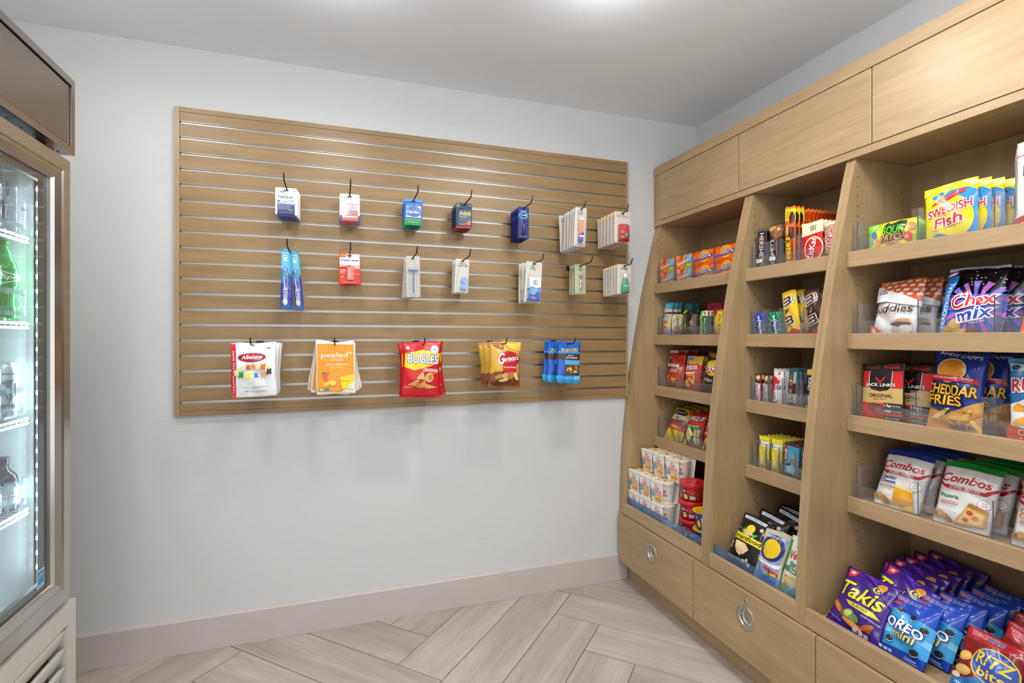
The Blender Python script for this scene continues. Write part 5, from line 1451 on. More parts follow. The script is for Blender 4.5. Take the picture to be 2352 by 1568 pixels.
shelf(hea, .060, .013, 1.550, z, 1.585, 'dark almond chocolate bar in the middle bay', 'almond chocolate bars', 4, .016)
rks = bag_kind('peanut_butter_bar', 'chocolate bar', .046, .223, .019, 'EE6A14', [R('E6E21E', 0, .76, 1, .965), P('F0862A', (0, .965), (1, .965), (.9, 1), (.1, 1)), T('E86A14', 'KING', .26, .865, .14, .20, 90, b=.018), T('E86A14', 'SIZE', .52, .865, .13, .20, 90, b=.018), E('5A2E1C', .74, .80, .22, .11), E('3E1E12', .76, .80, .16, .09), P('5A2E1C', (.5, .50), (.95, .48), (.95, .64), (.6, .66)), E('D8A860', .42, .60, .14, .09), E('4A2416', .78, .50, .2, .05), T('F4E01E', 'Reese\'s', .42, .25, .46, .52, 90, sh=.1, b=.018, o='3A1C10', ow=.05), R('3A2016', .80, .12, .86, .46)], seed=65, pinch=0, wr=.0012, seal=(.03, .045))
ror = bag_kind('peanut_butter_bar', 'chocolate bar', .046, .214, .016, 'E2560E', [P('F07A24', (0, .95), (1, .95), (.9, 1), (.1, 1)), E('5A2410', .82, .80, .10, .03), E('F4D23A', .80, .80, .05, .018), R('C8440A', .88, .05, 1, .95), T('F4E01E', 'Reese\'s', .42, .25, .46, .52, 90, sh=.1, b=.018, o='3A1C10', ow=.05)], seed=67, pinch=0, wr=.0012, seal=(.03, .045))
shelf(rks, .046, .019, 1.484, z, 1.585, 'tall orange peanut butter bar with yellow king size top', 'king size peanut butter bars', 3, .021)
shelf(ror, .046, .016, 1.483, z, 1.655, 'plain orange peanut butter bar behind the king size bars', 'orange peanut butter bars', 9, .0195)
kit = bag_kind('wafer_bar', 'chocolate bar', .086, .145, .014, 'CF1E22', [P('F3E8C4', (0, .66), (1, .72), (1, 1), (0, 1)), T('5A4A30', 'KING', .50, .845, .13, .14, 90), T('5A4A30', 'SIZE', .64, .845, .13, .14, 90), E('F3E2B0', .60, .34, .42, .30, -10), E('CF1E22', .60, .34, .37, .26, -10), T('FFFFFF', 'KitKat', .54, .34, .56, .26, 76, b=.018, o='A8141A', ow=.03), R('E8484A', .06, .06, .10, .6)], seed=69, pinch=0, wr=.0008, seal=(.03, .04))
shelf(kit, .086, .014, 1.389, z, 1.586, 'red and cream wafer bar in the middle bay', 'red wafer bars', 5, .018, roll=0)
twx = bag_kind('caramel_bar', 'chocolate bar', .046, .128, .016, 'B88A5A', [R('E4DCD0', 0, .93, 1, 1), P('7A4A2E', (0, 0), (1, 0), (1, .10), (0, .2)), R('C8A880', .1, .86, .9, .92), T('C41E3A', 'TWIX', .52, .52, .62, .60, -84, b=.02, o='FFFFFF', ow=.06), E('D8D0C8', .66, .12, .16, .05)], seed=71, pinch=0, wr=.0015)
shelf(twx, .046, .016, 1.318, z, 1.586, 'tan caramel cookie bar beside the right divider', 'caramel cookie bars', 5, .019, dy=-.001)

# --- middle bay, second shelf: gum and chocolate candies
z = SHZ[1]
def gum(c0, c1, c2):
    rays = []
    for i in range(14):
        a = 2 * PI * i / 14
        rays.append(P(c1, (.5 + .24 * math.cos(a), .5 + .24 * math.sin(a)), (.5 + .62 * math.cos(a - .06), .5 + .62 * math.sin(a - .06)), (.5 + .62 * math.cos(a + .06), .5 + .62 * math.sin(a + .06))))
    return box_kind('gum_pack', 'gum', .062, .096, .014, c0, rays + [E('D8E4EC', .5, .44, .36, .26), E('14181E', .48, .43, .33, .24), E(c2, .58, .46, .26, .20), T('FFFFFF', 'eclipse', .52, .48, .80, .26, -80, b=.022), R(c1, .74, .72, .80, .98, 20)], ink='film')
shelf(gum('2A4AA6', '5A80D0', '2A4AA6'), .062, .014, 1.620, z, 1.586, 'blue gum pack with starburst in the middle bay', 'blue gum packs', 4, .0165)
shelf(gum('14805A', '5AC49A', '2A4AA6'), .062, .014, 1.545, z, 1.586, 'green gum pack with starburst in the middle bay', 'green gum packs', 4, .0165)
def mm(c, dark, label):
    return bag_kind('chocolate_candy_bag', 'candy bag', .066, .168, .020, c, [R(dark, .0, .965, 1, 1), T('4A2A1E', 'm', .40, .77, .19, .56, -78, b=.02, o='EDE8E4', ow=.05), T('4A2A1E', '&', .36, .555, .11, .30, -78, b=.018, o='EDE8E4', ow=.05), T('4A2A1E', 'm', .42, .34, .19, .58, -78, b=.02, o='EDE8E4', ow=.05), E('F2EDE0', .80, .80, .11, .10), T('3A6A3A' if label == 'PEANUT' else '8A2A1E', label, .80, .80, .15, .12, -80), T('4A2A1E', 's', .64, .12, .06, .2, -78, b=.018, o='EDE8E4', ow=.05), P('C8302A', (0, 0), (1, 0), (1, .09), (.6, .16), (0, .05)), E('E06A2A', .18, .42, .08, .03)], seed=73, pinch=.02, wr=.0022)
shelf(mm('EFC21E', 'D8A814', 'PEANUT'), .066, .020, 1.470, z, 1.587, 'yellow peanut chocolate candy bag in the middle bay', 'yellow candy bags', 3, .030, roll=-.14, dy=-.012)
shelf(mm('4A2A20', '2E1812', 'MILK'), .066, .020, 1.372, z, 1.587, 'brown milk chocolate candy bag in the middle bay', 'brown candy bags', 3, .030, roll=-.15, dy=-.004)

# --- middle bay, third shelf: bars
z = SHZ[2]
snk = bag_kind('nougat_bar', 'chocolate bar', .030, .114, .018, '4A2418', [E('D8A860', .5, .88, .36, .09), E('E8C88A', .5, .90, .22, .06), P('C8383A', (.04, .72), (.96, .68), (.96, .02), (.04, .02)), P('F4F0F0', (.10, .72), (.84, .66), (.80, .02), (.10, .02)), T('3A3A8C', 'SNICKERS', .46, .36, .62, .52, 90, sh=.2, b=.02)], seed=75, pinch=0, wr=.0008)
sat = bag_kind('nougat_bar', 'chocolate bar', .031, .114, .018, '4A2418', [E('D0A06A', .5, .88, .36, .09), E('E0BC90', .5, .90, .22, .06), P('B8485A', (.04, .72), (.96, .66), (.96, .02), (.04, .02)), P('ECE8EE', (.10, .72), (.80, .66), (.76, .02), (.10, .02)), T('3A3A8C', 'SATISFIES', .44, .36, .62, .50, 90, sh=.2, b=.02)], seed=76, pinch=0, wr=.0008)
shelf(snk, .030, .018, 1.636, z, 1.586, 'brown nougat bar, first lane from the left in the middle bay', 'nougat bars', 5, .020)
shelf(sat, .031, .018, 1.594, z, 1.586, 'brown nougat bar, second lane from the left in the middle bay', 'nougat bars', 5, .020)
spk = bag_kind('cereal_bar', 'cereal bar', .048, .140, .014, 'E6E8EC', [R('C4C8D0', 0, .93, 1, 1), E('F0E2C8', .40, .87, .34, .05), E('E0582A', .62, .88, .12, .04), R('D82A2E', .02, .42, .34, .78), P('D82A2E', (.02, .78), (.34, .78), (.80, .66), (.60, .58), (.34, .60)), E('2E3640', .66, .50, .20, .06), E('8A9298', .66, .50, .15, .045), R('D8464A', .10, .16, .24, .40), R('B8BCC4', .34, .18, .38, .40), R('B8BCC4', .56, .18, .59, .40), T('8A1E2A', 'K', .36, .065, .7, .10, 20, sh=.3, b=.022, o='E8483A', ow=.03)], seed=77, pinch=0, wr=.0015)
shelf(spk, .048, .014, 1.541, z, 1.586, 'white and red cereal bar in the middle bay', 'white cereal bars', 5, .020, dy=-.003, lean=.05)
def kind_bar(c0, c1, flip=False):
    cols = ['F0B02A', 'E0482A', '7AC03A', '5AB0E0']
    pr = [R(c0, 0, .92, 1, 1), R(c0, 0, 0, 1, .10), E('8A4A28', .38, .76, .20, .08), E('A85A30', .42, .62, .18, .09), E('6A341C', .40, .50, .20, .07), E('E8E0D8', .36, .68, .08, .03), E('B86A38', .42, .42, .18, .06), R(c1, .62, .62, .86, .90), R(c1, .04, .62, .18, .90), R('2A2A2C', .62, .38, .86, .60), T('E8E8E8', 'KIND', .78, .25, .22, .30, 90, b=.018), T('E8E8E8', 'KIND', .14, .25, .22, .26, 90, b=.018)]
    for i, c in enumerate(cols):
        pr.append(R(c, .30, .14 + .055 * i, .58, .195 + .055 * i))
    if flip:
        pr = [R(c0, 0, .86, 1, 1), R('2A2A2C', .0, .40, .5, .86), T('F0F0F0', 'KIND', .42, .64, .30, .30, -90, b=.018), E('B8865A', .70, .34, .2, .08), E('8A5A34', .62, .24, .2, .08), R(c0, 0, 0, 1, .12), R('DADADA', .3, .16, .5, .36)] + [R(c, .60, .76 - .07 * i, .90, .83 - .07 * i) for i, c in enumerate(cols)]
    return bag_kind('nut_bar', 'nut bar', .042, .146, .016, '4A4C50', pr, seed=79, pinch=0, wr=.0012)
shelf(kind_bar('1E5A66', '8ABED0'), .042, .016, 1.474, z, 1.586, 'teal topped nut bar in the middle bay', 'teal nut bars', 5, .022, dy=-.002, lean=.06)
shelf(kind_bar('E2BC3A', 'E0B84A', True), .042, .016, 1.398, z, 1.588, 'yellow topped nut bar in the middle bay', 'yellow nut bars', 4, .022, dy=-.004, lean=.06)
shelf(kind_bar('1E5A66', '8ABED0'), .042, .016, 1.325, z, 1.588, 'teal topped nut bar beside the right divider of the middle bay', 'teal nut bars', 2, .022)

# --- middle bay, fourth shelf: energy bars
z = SHZ[3]
lun = bag_kind('energy_bar', 'energy bar', .052, .132, .016, 'EAD81A', [R('F0E24A', 0, .90, 1, 1), R('3A9AD8', .0, .72, .30, .84), R('F0F0EA', .26, .70, .98, .84), T('7A8A9A', 'LEMON ZEST', .62, .77, .6, .05), T('F6F2C0', 'W', .42, .56, .34, .13, 0, b=.02), T('F4EA8A', 'lemon', .46, .28, .36, .34, 90, b=.022), P('F6F2C0', (.22, .16), (.55, .20), (.48, .36), (.26, .34)), R('3A3222', .02, .06, .16, .26), T('EAE6C0', 'LUNA', .09, .16, .17, .10, 90), R('8A8A1E', .76, .12, .82, .62), P('3A3A2A', (.36, .04), (.42, .04), (.40, .16)), P('2E7A4A', (.5, .08), (.58, .06), (.54, .18))], seed=81, pinch=0, wr=.0015)
shelf(lun, .052, .016, 1.611, z, 1.586, 'yellow lemon energy bar, left lane of the middle bay', 'yellow energy bars', 6, .021, lean=.05)
shelf(lun, .052, .016, 1.549, z, 1.586, 'yellow lemon energy bar, right lane of the middle bay', 'yellow energy bars', 6, .021, lean=.05)
def clif(c0, c1, c2):
    return bag_kind('energy_bar', 'energy bar', .066, .130, .016, c0, [R('5A2A26', 0, .90, 1, 1), R('4A3038', .10, .0, 1, .14), P(c1, (.12, .14), (1, .14), (1, .90), (.2, .90)), P(c2, (.12, .14), (1, .14), (.9, .34), (.5, .40), (.12, .32)), P('2A3A4A', (.12, .30), (.5, .36), (.6, .44), (.2, .38)), R('D8202A', .10, .46, .30, .86), T('FFFFFF', 'CLIF', .205, .66, .30, .14, 90, b=.02), P('C8442E', (.48, .44), (.62, .48), (.78, .40), (.84, .30), (.86, .44), (.72, .54), (.6, .55)), E('D8A080', .74, .60, .04, .03), P('D8A080', (.5, .62), (.72, .58), (.7, .56)), E('3A4A5A', .2, .25, .08, .045), T('D8D0D0', '68g', .8, .05, .12, .03)], seed=83, pinch=0, wr=.0015)
shelf(clif('6A6AA8', '3AA0C4', '8AC4DC'), .066, .016, 1.482, z, 1.586, 'blue and maroon energy bar in the middle bay', 'blue energy bars', 6, .021, lean=.06)
shelf(clif('3A6A6A', '4A8A6A', '6AA0B4'), .066, .016, 1.406, z, 1.588, 'green and maroon energy bar in the middle bay', 'green energy bars', 5, .021, lean=.06)

# --- middle bay deck: popcorn and puffs
z = DECK
pop = [E(c, cx, cy, .05, .035, a) for cx, cy, c, a in ((.12, .40, 'F0E6D0', 0), (.09, .33, 'E0CCA0', 40), (.62, .16, 'EFE4C4', 20), (.72, .20, 'D8C490', 0), (.80, .14, 'F4ECD8', 30), (.80, .80, 'D8C8B0', 0), (.90, .76, 'C0A890', 30))]
smf = bag_kind('popcorn_bag', 'popcorn bag', .152, .205, .048, '1B1B1D', [R('D8DCE8', .06, .90, .80, .96), T('5A6AA8', 'REAL POPCORN', .44, .93, .5, .03), E('F2D42A', .50, .74, .12, .085), P('3AB04A', (.20, .66), (.34, .74), (.42, .64)), P('4AC05A', (.58, .66), (.80, .70), (.66, .60)), E('E8C08A', .46, .66, .16, .05), P('F4E02A', (.02, .62), (.98, .60), (.98, .48), (.02, .50)), T('1B1B1D', 'Smartfood', .50, .555, .90, .085, 0, sh=.15, b=.02), P('F0D2A0', (.24, .46), (.56, .46), (.70, .38), (.56, .26), (.30, .32)), P('E8BE84', (.30, .36), (.56, .34), (.50, .22), (.36, .26)), T('F4E02A', 'WHITE CHEDDAR', .40, .155, .66, .05, 0, b=.022), T('DADADA', 'air-popped', .12, .70, .16, .02)] + pop, seed=91, wr=.005, pinch=.06)
shelf(smf, .152, .048, 1.572, z, 1.412, 'black and yellow popcorn bag in the middle bay', 'black popcorn bags', 5, lean=.52, xs=[1.412, 1.490, 1.560, 1.625, 1.690], leans=[.52, .46, .40, .34, .26], ys=[1.572, 1.566, 1.550, 1.560, 1.500], rolls=[0, .04, .10, -.05, .12])
pir = bag_kind('cheese_puff_bag', 'puff bag', .112, .190, .036, 'C9C3A8', [P('8FA0D0', (.10, .05), (.88, .05), (.96, .90), (.14, .92)), E('2A2F7A', .50, .66, .44, .25), E('F0C81E', .50, .65, .33, .18), T('EDEDF6', 'PIRATE\'S BOOTY', .50, .865, .70, .05, b=.018), P('F2F0EA', (.04, .46), (.80, .40), (.96, .44), (.92, .36), (.80, .33), (.04, .38)), T('3A3A6A', 'Aged White Cheddar', .42, .405, .62, .035, -4, sh=.2), R('D8402E', .40, .245, .92, .295, -12), R('E8D01E', .40, .18, .86, .225, 6), R('2A6AB8', .36, .10, .90, .15, -8), R('4A4A5A', .62, .06, .66, .30)], seed=93, wr=.004, pinch=.03)
shelf(pir, .112, .036, 1.440, z, 1.412, 'beige and blue cheese puff bag with yellow oval in the middle bay', 'beige cheese puff bags', 3, lean=.36, xs=[1.412, 1.520, 1.590], leans=[.40, .34, .30], ys=[1.440, 1.400, 1.392], rolls=[-.04, .02, 0])
veg = bag_kind('veggie_straw_bag', 'veggie snack bag', .112, .205, .036, 'E9EBE8', [P('2FA03A', (0, 0), (.14, 0), (.05, .35), (.14, .70), (.10, .92), (0, .92)), E('5A6A5A', .52, .84, .22, .045), E('F2F4F0', .52, .84, .20, .038), T('4A6A4A', 'Sensible Portions', .52, .84, .28, .022), T('D8442A', 'Veggie', .56, .68, .76, .17, 4, sh=.2, b=.018), T('2E7A4A', 'Straws', .58, .545, .62, .09, 0, sh=.2, b=.02), P('3E8A5A', (.10, .50), (.98, .46), (.98, .39), (.10, .42)), T('F4FAF4', 'Sea Salt', .60, .445, .5, .05, -3, b=.02), R('F0D49A', .16, .24, .62, .37), T('6A5A2A', '30% Less Fat', .39, .33, .36, .022), R('B89A5A', .22, .28, .56, .285), E('F2D42A', .20, .15, .07, .12, -20), E('F6E25A', .40, .12, .07, .12, 10), E('C8C83A', .60, .16, .07, .13, -30), E('E8A83A', .12, .06, .08, .06), E('F2D42A', .82, .14, .07, .12, 30), E('E0602A', .9, .05, .1, .03)], seed=95, wr=.003, pinch=.03)
shelf(veg, .112, .036, 1.330, z, 1.412, 'white and green veggie straw bag in the middle bay', 'veggie straw bags', 2, lean=.36, xs=[1.412, 1.480], leans=[.36, .36])

# --- right bay, top shelf: gummy candy
z = SHZ[0]
sou2 = bag_kind('sour_candy_bag', 'candy bag', .150, .088, .020, 'E8E02A', [R('7ACF2A', 0, 0, .06, 1), R('7ACF2A', .94, 0, 1, 1), P('7ACF2A', (.0, 1), (.30, 1), (.12, .70), (0, .74)), R('F4F4F4', .10, .84, .20, .94), T('C8302A', 'NEW', .15, .89, .08, .07), E('3A7AC8', .14, .62, .06, .14, 30), E('F0A02A', .22, .34, .05, .14), E('5AB0E0', .08, .40, .04, .10), P('1E3A1E', (.32, .34), (.72, .34), (.78, .94), (.62, .98), (.46, .90), (.40, .98), (.32, .80)), T('6ADF2A', 'SOUR', .53, .70, .44, .26, 0, b=.018), T('F29A2A', 'PATCH', .53, .44, .46, .24, 0, b=.018, o='1E2A1E', ow=.06), T('E8404A', 'KIDS', .54, .18, .26, .20, 0, b=.018, o='FBE6C8', ow=.05), E('E2483A', .82, .40, .08, .15), E('F08A4A', .86, .72, .07, .14, 20), E('F2B09A', .80, .40, .04, .07)], seed=101, pinch=.0, wr=.0025, seal=(.06, .06))
shelf(sou2, .150, .020, 1.112, z, 1.587, 'green and yellow sour gummy candy bag in the right bay', 'sour gummy candy bags', 3, .028, dy=.010, lean=.05)
swe = bag_kind('fish_candy_bag', 'candy bag', .132, .160, .026, 'F2DC1E', [E('2F8AD0', .72, .46, .46, .44, 20), E('F2DC1E', .54, .40, .40, .38, 15), R('F2DC1E', 0, .86, 1, 1), P('2F8AD0', (0, 0), (1, 0), (1, .10), (.6, .05), (.3, .16), (0, .06)), E('2F8AD0', .26, .80, .08, .035, -10), E('2F8AD0', .36, .845, .05, .03, -20), P('C83248', (.18, .64), (.30, .74), (.72, .84), (.82, .86), (.80, .78), (.40, .68)), T('E8A8A8', 'soft & chewy', .50, .76, .34, .028, 9), T('CF2A3A', 'SWEDISH', .52, .545, .84, .15, 8, sh=.15, b=.018, o='F6F0F0', ow=.06), T('CF2A3A', 'Fish', .50, .345, .54, .17, 8, sh=.15, b=.018, o='F6F0F0', ow=.06), T('6A6A2A', 'NET WT 8 OZ', .40, .21, .14, .012)], seed=103, wr=.003, pinch=.02)
shelf(swe, .132, .026, .959, z, 1.587, 'yellow and blue fish gummy candy bag in the right bay', 'fish gummy candy bags', 4, .036, lean=.06, roll=-.03, dy=-.010)
boo = bag_kind('kettle_corn_bag', 'popcorn bag', .146, .222, .030, 'EDEBEA', [P('C8303A', (0, .14), (.5, .20), (1, .14), (1, .0), (0, 0)), P('F2F0EE', (0, .16), (.5, .22), (1, .16), (1, .145), (.5, .205), (0, .145)), P('D0404A', (0, .845), (1, .90), (1, .89), (0, .835)), T('4A403E', 'boom', .52, .66, .80, .13, 0, b=.018), T('4A403E', 'chicka', .52, .50, .74, .12, 0, b=.018), T('4A403E', 'pop', .52, .36, .5, .12, 0, b=.018), R('F2D0C8', .10, .03, .22, .09)], seed=105, wr=.0015, pinch=0, mode='pouch', ink='satin', seal=(.02, .08))
shelf(boo, .146, .030, .744, z, 1.587, 'tall white popcorn bag with dark letters at the right edge', 'tall white popcorn bags', 3, .040, lean=.04, dy=.022)

# --- right bay, second shelf: snack mixes
z = SHZ[1]
bricks = []
for r in range(4):
    for c in range(6):
        x = .10 + .17 * c + (.085 if r % 2 else 0); y = .70 + .075 * r
        if y - .72 > -.30 * (x - .15) or y > .86:
            bricks.append(P('E4DCD6', (x - .05, y - .02), (x + .05, y - .005), (x + .045, y + .035), (x - .045, y + .03)))
mud = bag_kind('snack_mix_bag', 'snack mix bag', .133, .180, .046, 'EDEFF2', [P('E0622E', (0, .94), (.10, .86), (1, .58), (1, 1), (0, 1)), *bricks, P('EDEFF2', (0, .90), (0, .60), (1, .50), (1, .58), (.10, .86)), T('C8303A', 'Chex', .20, .80, .26, .05, 10, sh=.2, b=.018), T('2A4A9C', 'mix', .20, .745, .22, .05, 10, sh=.2, b=.018), T('4A3A32', 'MUDDY', .22, .55, .26, .035, 4), T('4A2E22', 'buddies', .47, .45, .88, .135, 3, sh=.15, b=.018), T('C88A8A', 'PEANUT BUTTER', .42, .345, .40, .022), T('C88A8A', '& CHOCOLATE', .42, .315, .36, .022), E('C89A6A', .74, .24, .15, .055, 8), E('5A3A30', .72, .20, .20, .035), E('D8D4CE', .80, .12, .14, .07), E('C8C2BA', .62, .10, .10, .06), P('E0622E', (0, 0), (.42, 0), (.20, .14), (0, .20)), P('E4DCD6', (.06, .06), (.18, .05), (.16, .12), (.06, .13)), P('EFE8E2', (.22, .02), (.34, .02), (.30, .08), (.2, .08))], seed=107, wr=.004, pinch=.03)
shelf(mud, .133, .046, 1.122, z, 1.588, 'white and orange peanut chocolate snack mix bag in the right bay', 'white snack mix bags', 3, .058, leans=[.27, .22, .18], dy=-.016)
stars = [E('F4F4F8', random.Random(i).uniform(.4, .98), random.Random(i + 50).uniform(.62, .98), .012, .008) for i in range(26)]
burst = []
for i in range(16):
    a = 2 * PI * i / 16
    burst.append(P('B060C0' if i % 2 else '7A60D0', (.60, .38), (.60 + .50 * math.cos(a - .1), .38 + .36 * math.sin(a - .1)), (.60 + .50 * math.cos(a + .1), .38 + .36 * math.sin(a + .1))))
chx = bag_kind('snack_mix_bag', 'snack mix bag', .142, .196, .046, '131318', stars + [R('B8CCE0', .0, .93, 1, .975), T('7A5A9A', 'box tops for education', .6, .952, .5, .022), P('3A70C8', (.10, .56), (1, .56), (1, .0), (.05, 0)), *burst, P('1F78D0', (0, 0), (.10, 0), (.26, .84), (.06, .84)), T('CFE6FA', 'TRADITIONAL', .12, .42, .66, .09, 83, b=.022), E('C89A4A', .22, .10, .16, .06, 20), E('E0B868', .38, .06, .16, .05, 0), E('8A5A2A', .56, .07, .12, .045, 20), E('D8A850', .30, .18, .10, .05, 40), T('D8282E', 'Chex', .58, .475, .64, .16, 8, sh=.15, b=.018, o='FFFFFF', ow=.07), T('2A48B8', 'mix', .60, .295, .56, .15, 8, sh=.15, b=.018, o='FFFFFF', ow=.07), T('E8D8F0', 'SNACK MIX', .66, .19, .22, .025, 8), E('7A3A9A', .14, .86, .12, .035, 10), E('F0E8F4', .14, .86, .09, .022, 10)], seed=109, wr=.004, pinch=.05)
shelf(chx, .142, .046, .918, z, 1.588, 'black and blue traditional snack mix bag in the right bay', 'black snack mix bags', 3, .060, leans=[.24, .20, .16], dy=-.022)
cho = bag_kind('snack_mix_bag', 'snack mix bag', .142, .205, .046, '16161A', [P('EE6A1E', (0, .02), (1, .02), (1, .88), (.12, .82), (.05, .5)), E('8A4AA0', .12, .88, .12, .05), E('F0E8F4', .12, .88, .08, .03), T('F4B04A', 'CHEDDAR', .14, .52, .50, .10, 84, b=.022), E('F2B83A', .22, .30, .12, .06, 30), E('E8A02A', .40, .20, .14, .05), E('D88A2A', .3, .10, .16, .05), T('D8282E', 'Chex', .62, .55, .6, .15, 6, sh=.15, b=.018, o='FFFFFF', ow=.07), T('2A48B8', 'mix', .62, .38, .54, .14, 6, sh=.15, b=.018, o='FFFFFF', ow=.07), R('F0D8C0', .06, .05, .46, .07)], seed=111, wr=.004, pinch=.05)
shelf(cho, .142, .046, .742, z, 1.588, 'orange cheddar snack mix bag at the right edge', 'orange snack mix bags', 2, .06, lean=.16)

# --- right bay, third shelf
z = SHZ[2]
jkl = bag_kind('jerky_pouch', 'jerky pouch', .130, .178, .016, '191517', [T('D8303A', '100 CALORIES', .25, .925, .32, .028, b=.02), T('D8303A', 'Protein', .70, .93, .36, .055, 0, b=.018), T('A82A30', 'Good Source of', .70, .975, .3, .02), R('D8262C', .03, .58, .97, .86), P('19161A', (.18, .87), (.74, .87), (.74, .58), (.46, .50), (.18, .58)), P('E8E4E4', (.185, .87), (.20, .87), (.20, .58), (.185, .57)), P('E8E4E4', (.725, .87), (.74, .87), (.74, .57), (.725, .58)), P('D8303A', (.34, .78), (.42, .72), (.46, .69), (.50, .72), (.60, .79), (.56, .72), (.50, .68), (.46, .64), (.42, .68), (.36, .72)), T('F4F2F0', 'JACK LINK\'S', .47, .615, .70, .075, 0, b=.018, o='1A1418', ow=.04), R('C9A868', .03, .30, .97, .57), P('19161A', (.22, .58), (.72, .58), (.66, .535), (.47, .505), (.28, .535)), T('8A3A2A', 'BEEF JERKY', .47, .545, .32, .018), T('1E1814', 'ORIGINAL', .50, .435, .54, .06, 0, b=.022), T('9A4A3A', 'BEEF JERKY', .50, .375, .32, .026, b=.02), P('C8282E', (.03, .02), (.97, .02), (.97, .30), (.03, .30)), E('6A3A3C', .42, .20, .24, .085, -15), E('8A5A58', .48, .17, .12, .05, -15), P('191517', (.58, .0), (.97, .0), (.97, .31), (.58, .31)), T('F0F0F0', '13g', .67, .265, .15, .05, b=.022), T('B8B8B8', 'PROTEIN', .85, .265, .18, .03), T('F0F0F0', '100', .68, .175, .15, .04, b=.022), T('B8B8B8', 'CALORIES', .86, .175, .18, .025), R('C8282E', .58, .10, .97, .145), T('C0C0C0', '96% FAT FREE', .77, .06, .3, .03)], seed=113, wr=.0012, pinch=0, mode='pouch', ink='satin', seal=(.02, .09))
shelf(jkl, .130, .016, 1.143, z, 1.588, 'black and red beef jerky pouch in the right bay', 'beef jerky pouches', 3, xs=[1.588, 1.630, 1.680], ys=[1.143, 1.094, 1.128], lean=.08, rolls=[-.04, .02, -.03])
fri = []
for i in range(12):
    r_ = random.Random(i + 3)
    fri.append(E(r_.choice(['E8B45A', 'D89A40', 'F0C878', 'C88A3A']), r_.uniform(.05, .95), r_.uniform(.03, .22), .22, .025, r_.uniform(-60, 60)))
andy = bag_kind('cheese_fry_bag', 'chip bag', .134, .222, .050, '1E3E9C', [P('D8A050', (0, 0), (1, 0), (1, .40), (.7, .30), (.4, .20), (0, .28)), *fri, E('D8902E', .42, .755, .28, .16), E('F0E0C0', .42, .755, .265, .15), E('D8902E', .42, .755, .25, .14), T('EDEFF6', 'ANDY CAPP\'S', .52, .945, .80, .05, -8, b=.018), P('C8202E', (.02, .70), (.90, .66), (.94, .58), (.84, .60), (.02, .625)), T('FBECE8', 'TASTE THE OVEN BAKED CRUNCH!', .44, .655, .78, .028, -2, b=.02), T('F2B22E', 'CHEDDAR', .46, .505, .92, .13, -3, b=.018, o='1A1412', ow=.07), T('F2B22E', 'FRIES', .38, .375, .66, .12, 0, b=.018, o='1A1412', ow=.07), T('6A3A1A', 'FLAVORED CORN & POTATO SNACKS', .46, .255, .80, .03, -2), R('7A80B8', .50, .05, .58, .10), R('7A80B8', .60, .05, .68, .10), R('7A80B8', .70, .05, .78, .10), R('7A80B8', .80, .05, .88, .10)], seed=115, wr=.0045, pinch=.05)
shelf(andy, .134, .050, .960, z, 1.588, 'blue and gold cheddar fry bag in the right bay', 'blue cheddar fry bags', 3, .066, leans=[.17, .15, .12], dy=-.03)
ruf = bag_kind('potato_chip_bag', 'chip bag', .150, .205, .050, '2E7ABC', [R('5A9ACC', 0, .94, 1, 1), P('DCE6EE', (.02, .94), (.66, .90), (.66, .82), (.04, .85)), E('2A5A9C', .12, .885, .07, .035), T('5A7A9A', 'GUARANTEED FRESH', .42, .885, .34, .024), T('C8283A', 'RUFFLES', .56, .685, .96, .16, 3, b=.018, o='F4F0F0', ow=.07), P('E6EEF4', (.04, .44), (.30, .50), (.50, .40), (.80, .52), (1, .44), (1, .12), (.04, .14)), E('F0A83A', .26, .42, .20, .06, 20), E('E8963A', .50, .34, .26, .06, -10), E('F2B44A', .34, .26, .26, .05, 15), E('E0882A', .70, .28, .22, .06, 25), E('F4F2EE', .36, .46, .16, .04), P('DA5A2A', (.0, .20), (.4, .14), (1, .20), (1, 0), (0, 0)), T('FBF0E4', 'CHEDDAR', .46, .115, .60, .07, 0, b=.018), T('F8D8C4', '& SOUR CREAM', .42, .05, .5, .035)], seed=117, wr=.0045, pinch=.06)
shelf(ruf, .150, .050, .762, z, 1.588, 'blue and orange ridged potato chip bag at the right edge', 'blue ridged chip bags', 2, .07, lean=.13, roll=-.06)

# --- right bay, fourth shelf: stuffed pretzel bags
z = SHZ[3]
def combos(c, name, food, seed):
    return bag_kind('stuffed_pretzel_bag', 'snack bag', .140, .180, .036, 'ECEBE9', [R(c, 0, .90, 1, 1), T('C41E30', 'Combos', .46, .725, .90, .135, 0, sh=.25, b=.018), P('C41E30', (.0, .66), (.10, .61), (.80, .60), (.99, .70), (.99, .66), (.84, .55), (.14, .555), (.0, .61)), T('F6EDEA', 'STUFFED SNACKS', .48, .582, .52, .042, 0, b=.018), P('D8D2C8', (.02, .55), (.8, .545), (.8, .54), (.02, .54)), *[T(t_, s_, .26, yy, .36, .06, 0, b=.018) for t_, s_, yy in name], R('C41E30', .09, .325, .44, .365), R('ECEBE9', .095, .329, .435, .361), T('C41E30', 'BAKED PRETZEL', .265, .345, .30, .022), R('9A9A9A', .12, .295, .40, .302), E('E8E4E2', .84, .42, .10, .075), E('B8485A', .84, .42, .095, .07), E('F2F0EE', .84, .42, .088, .064), T('8A8A90', 'REAL', .84, .44, .08, .02), T('8A8A90', 'CHEESE', .84, .40, .09, .02), *food, E('B8803E', .10, .14, .08, .045), E('D0A05A', .17, .16, .07, .045), E('C08A48', .27, .13, .07, .045), E('A87438', .34, .10, .08, .04, -20), E('8A5A2A', .10, .14, .03, .02)], seed=seed, wr=.0035, pinch=.03)
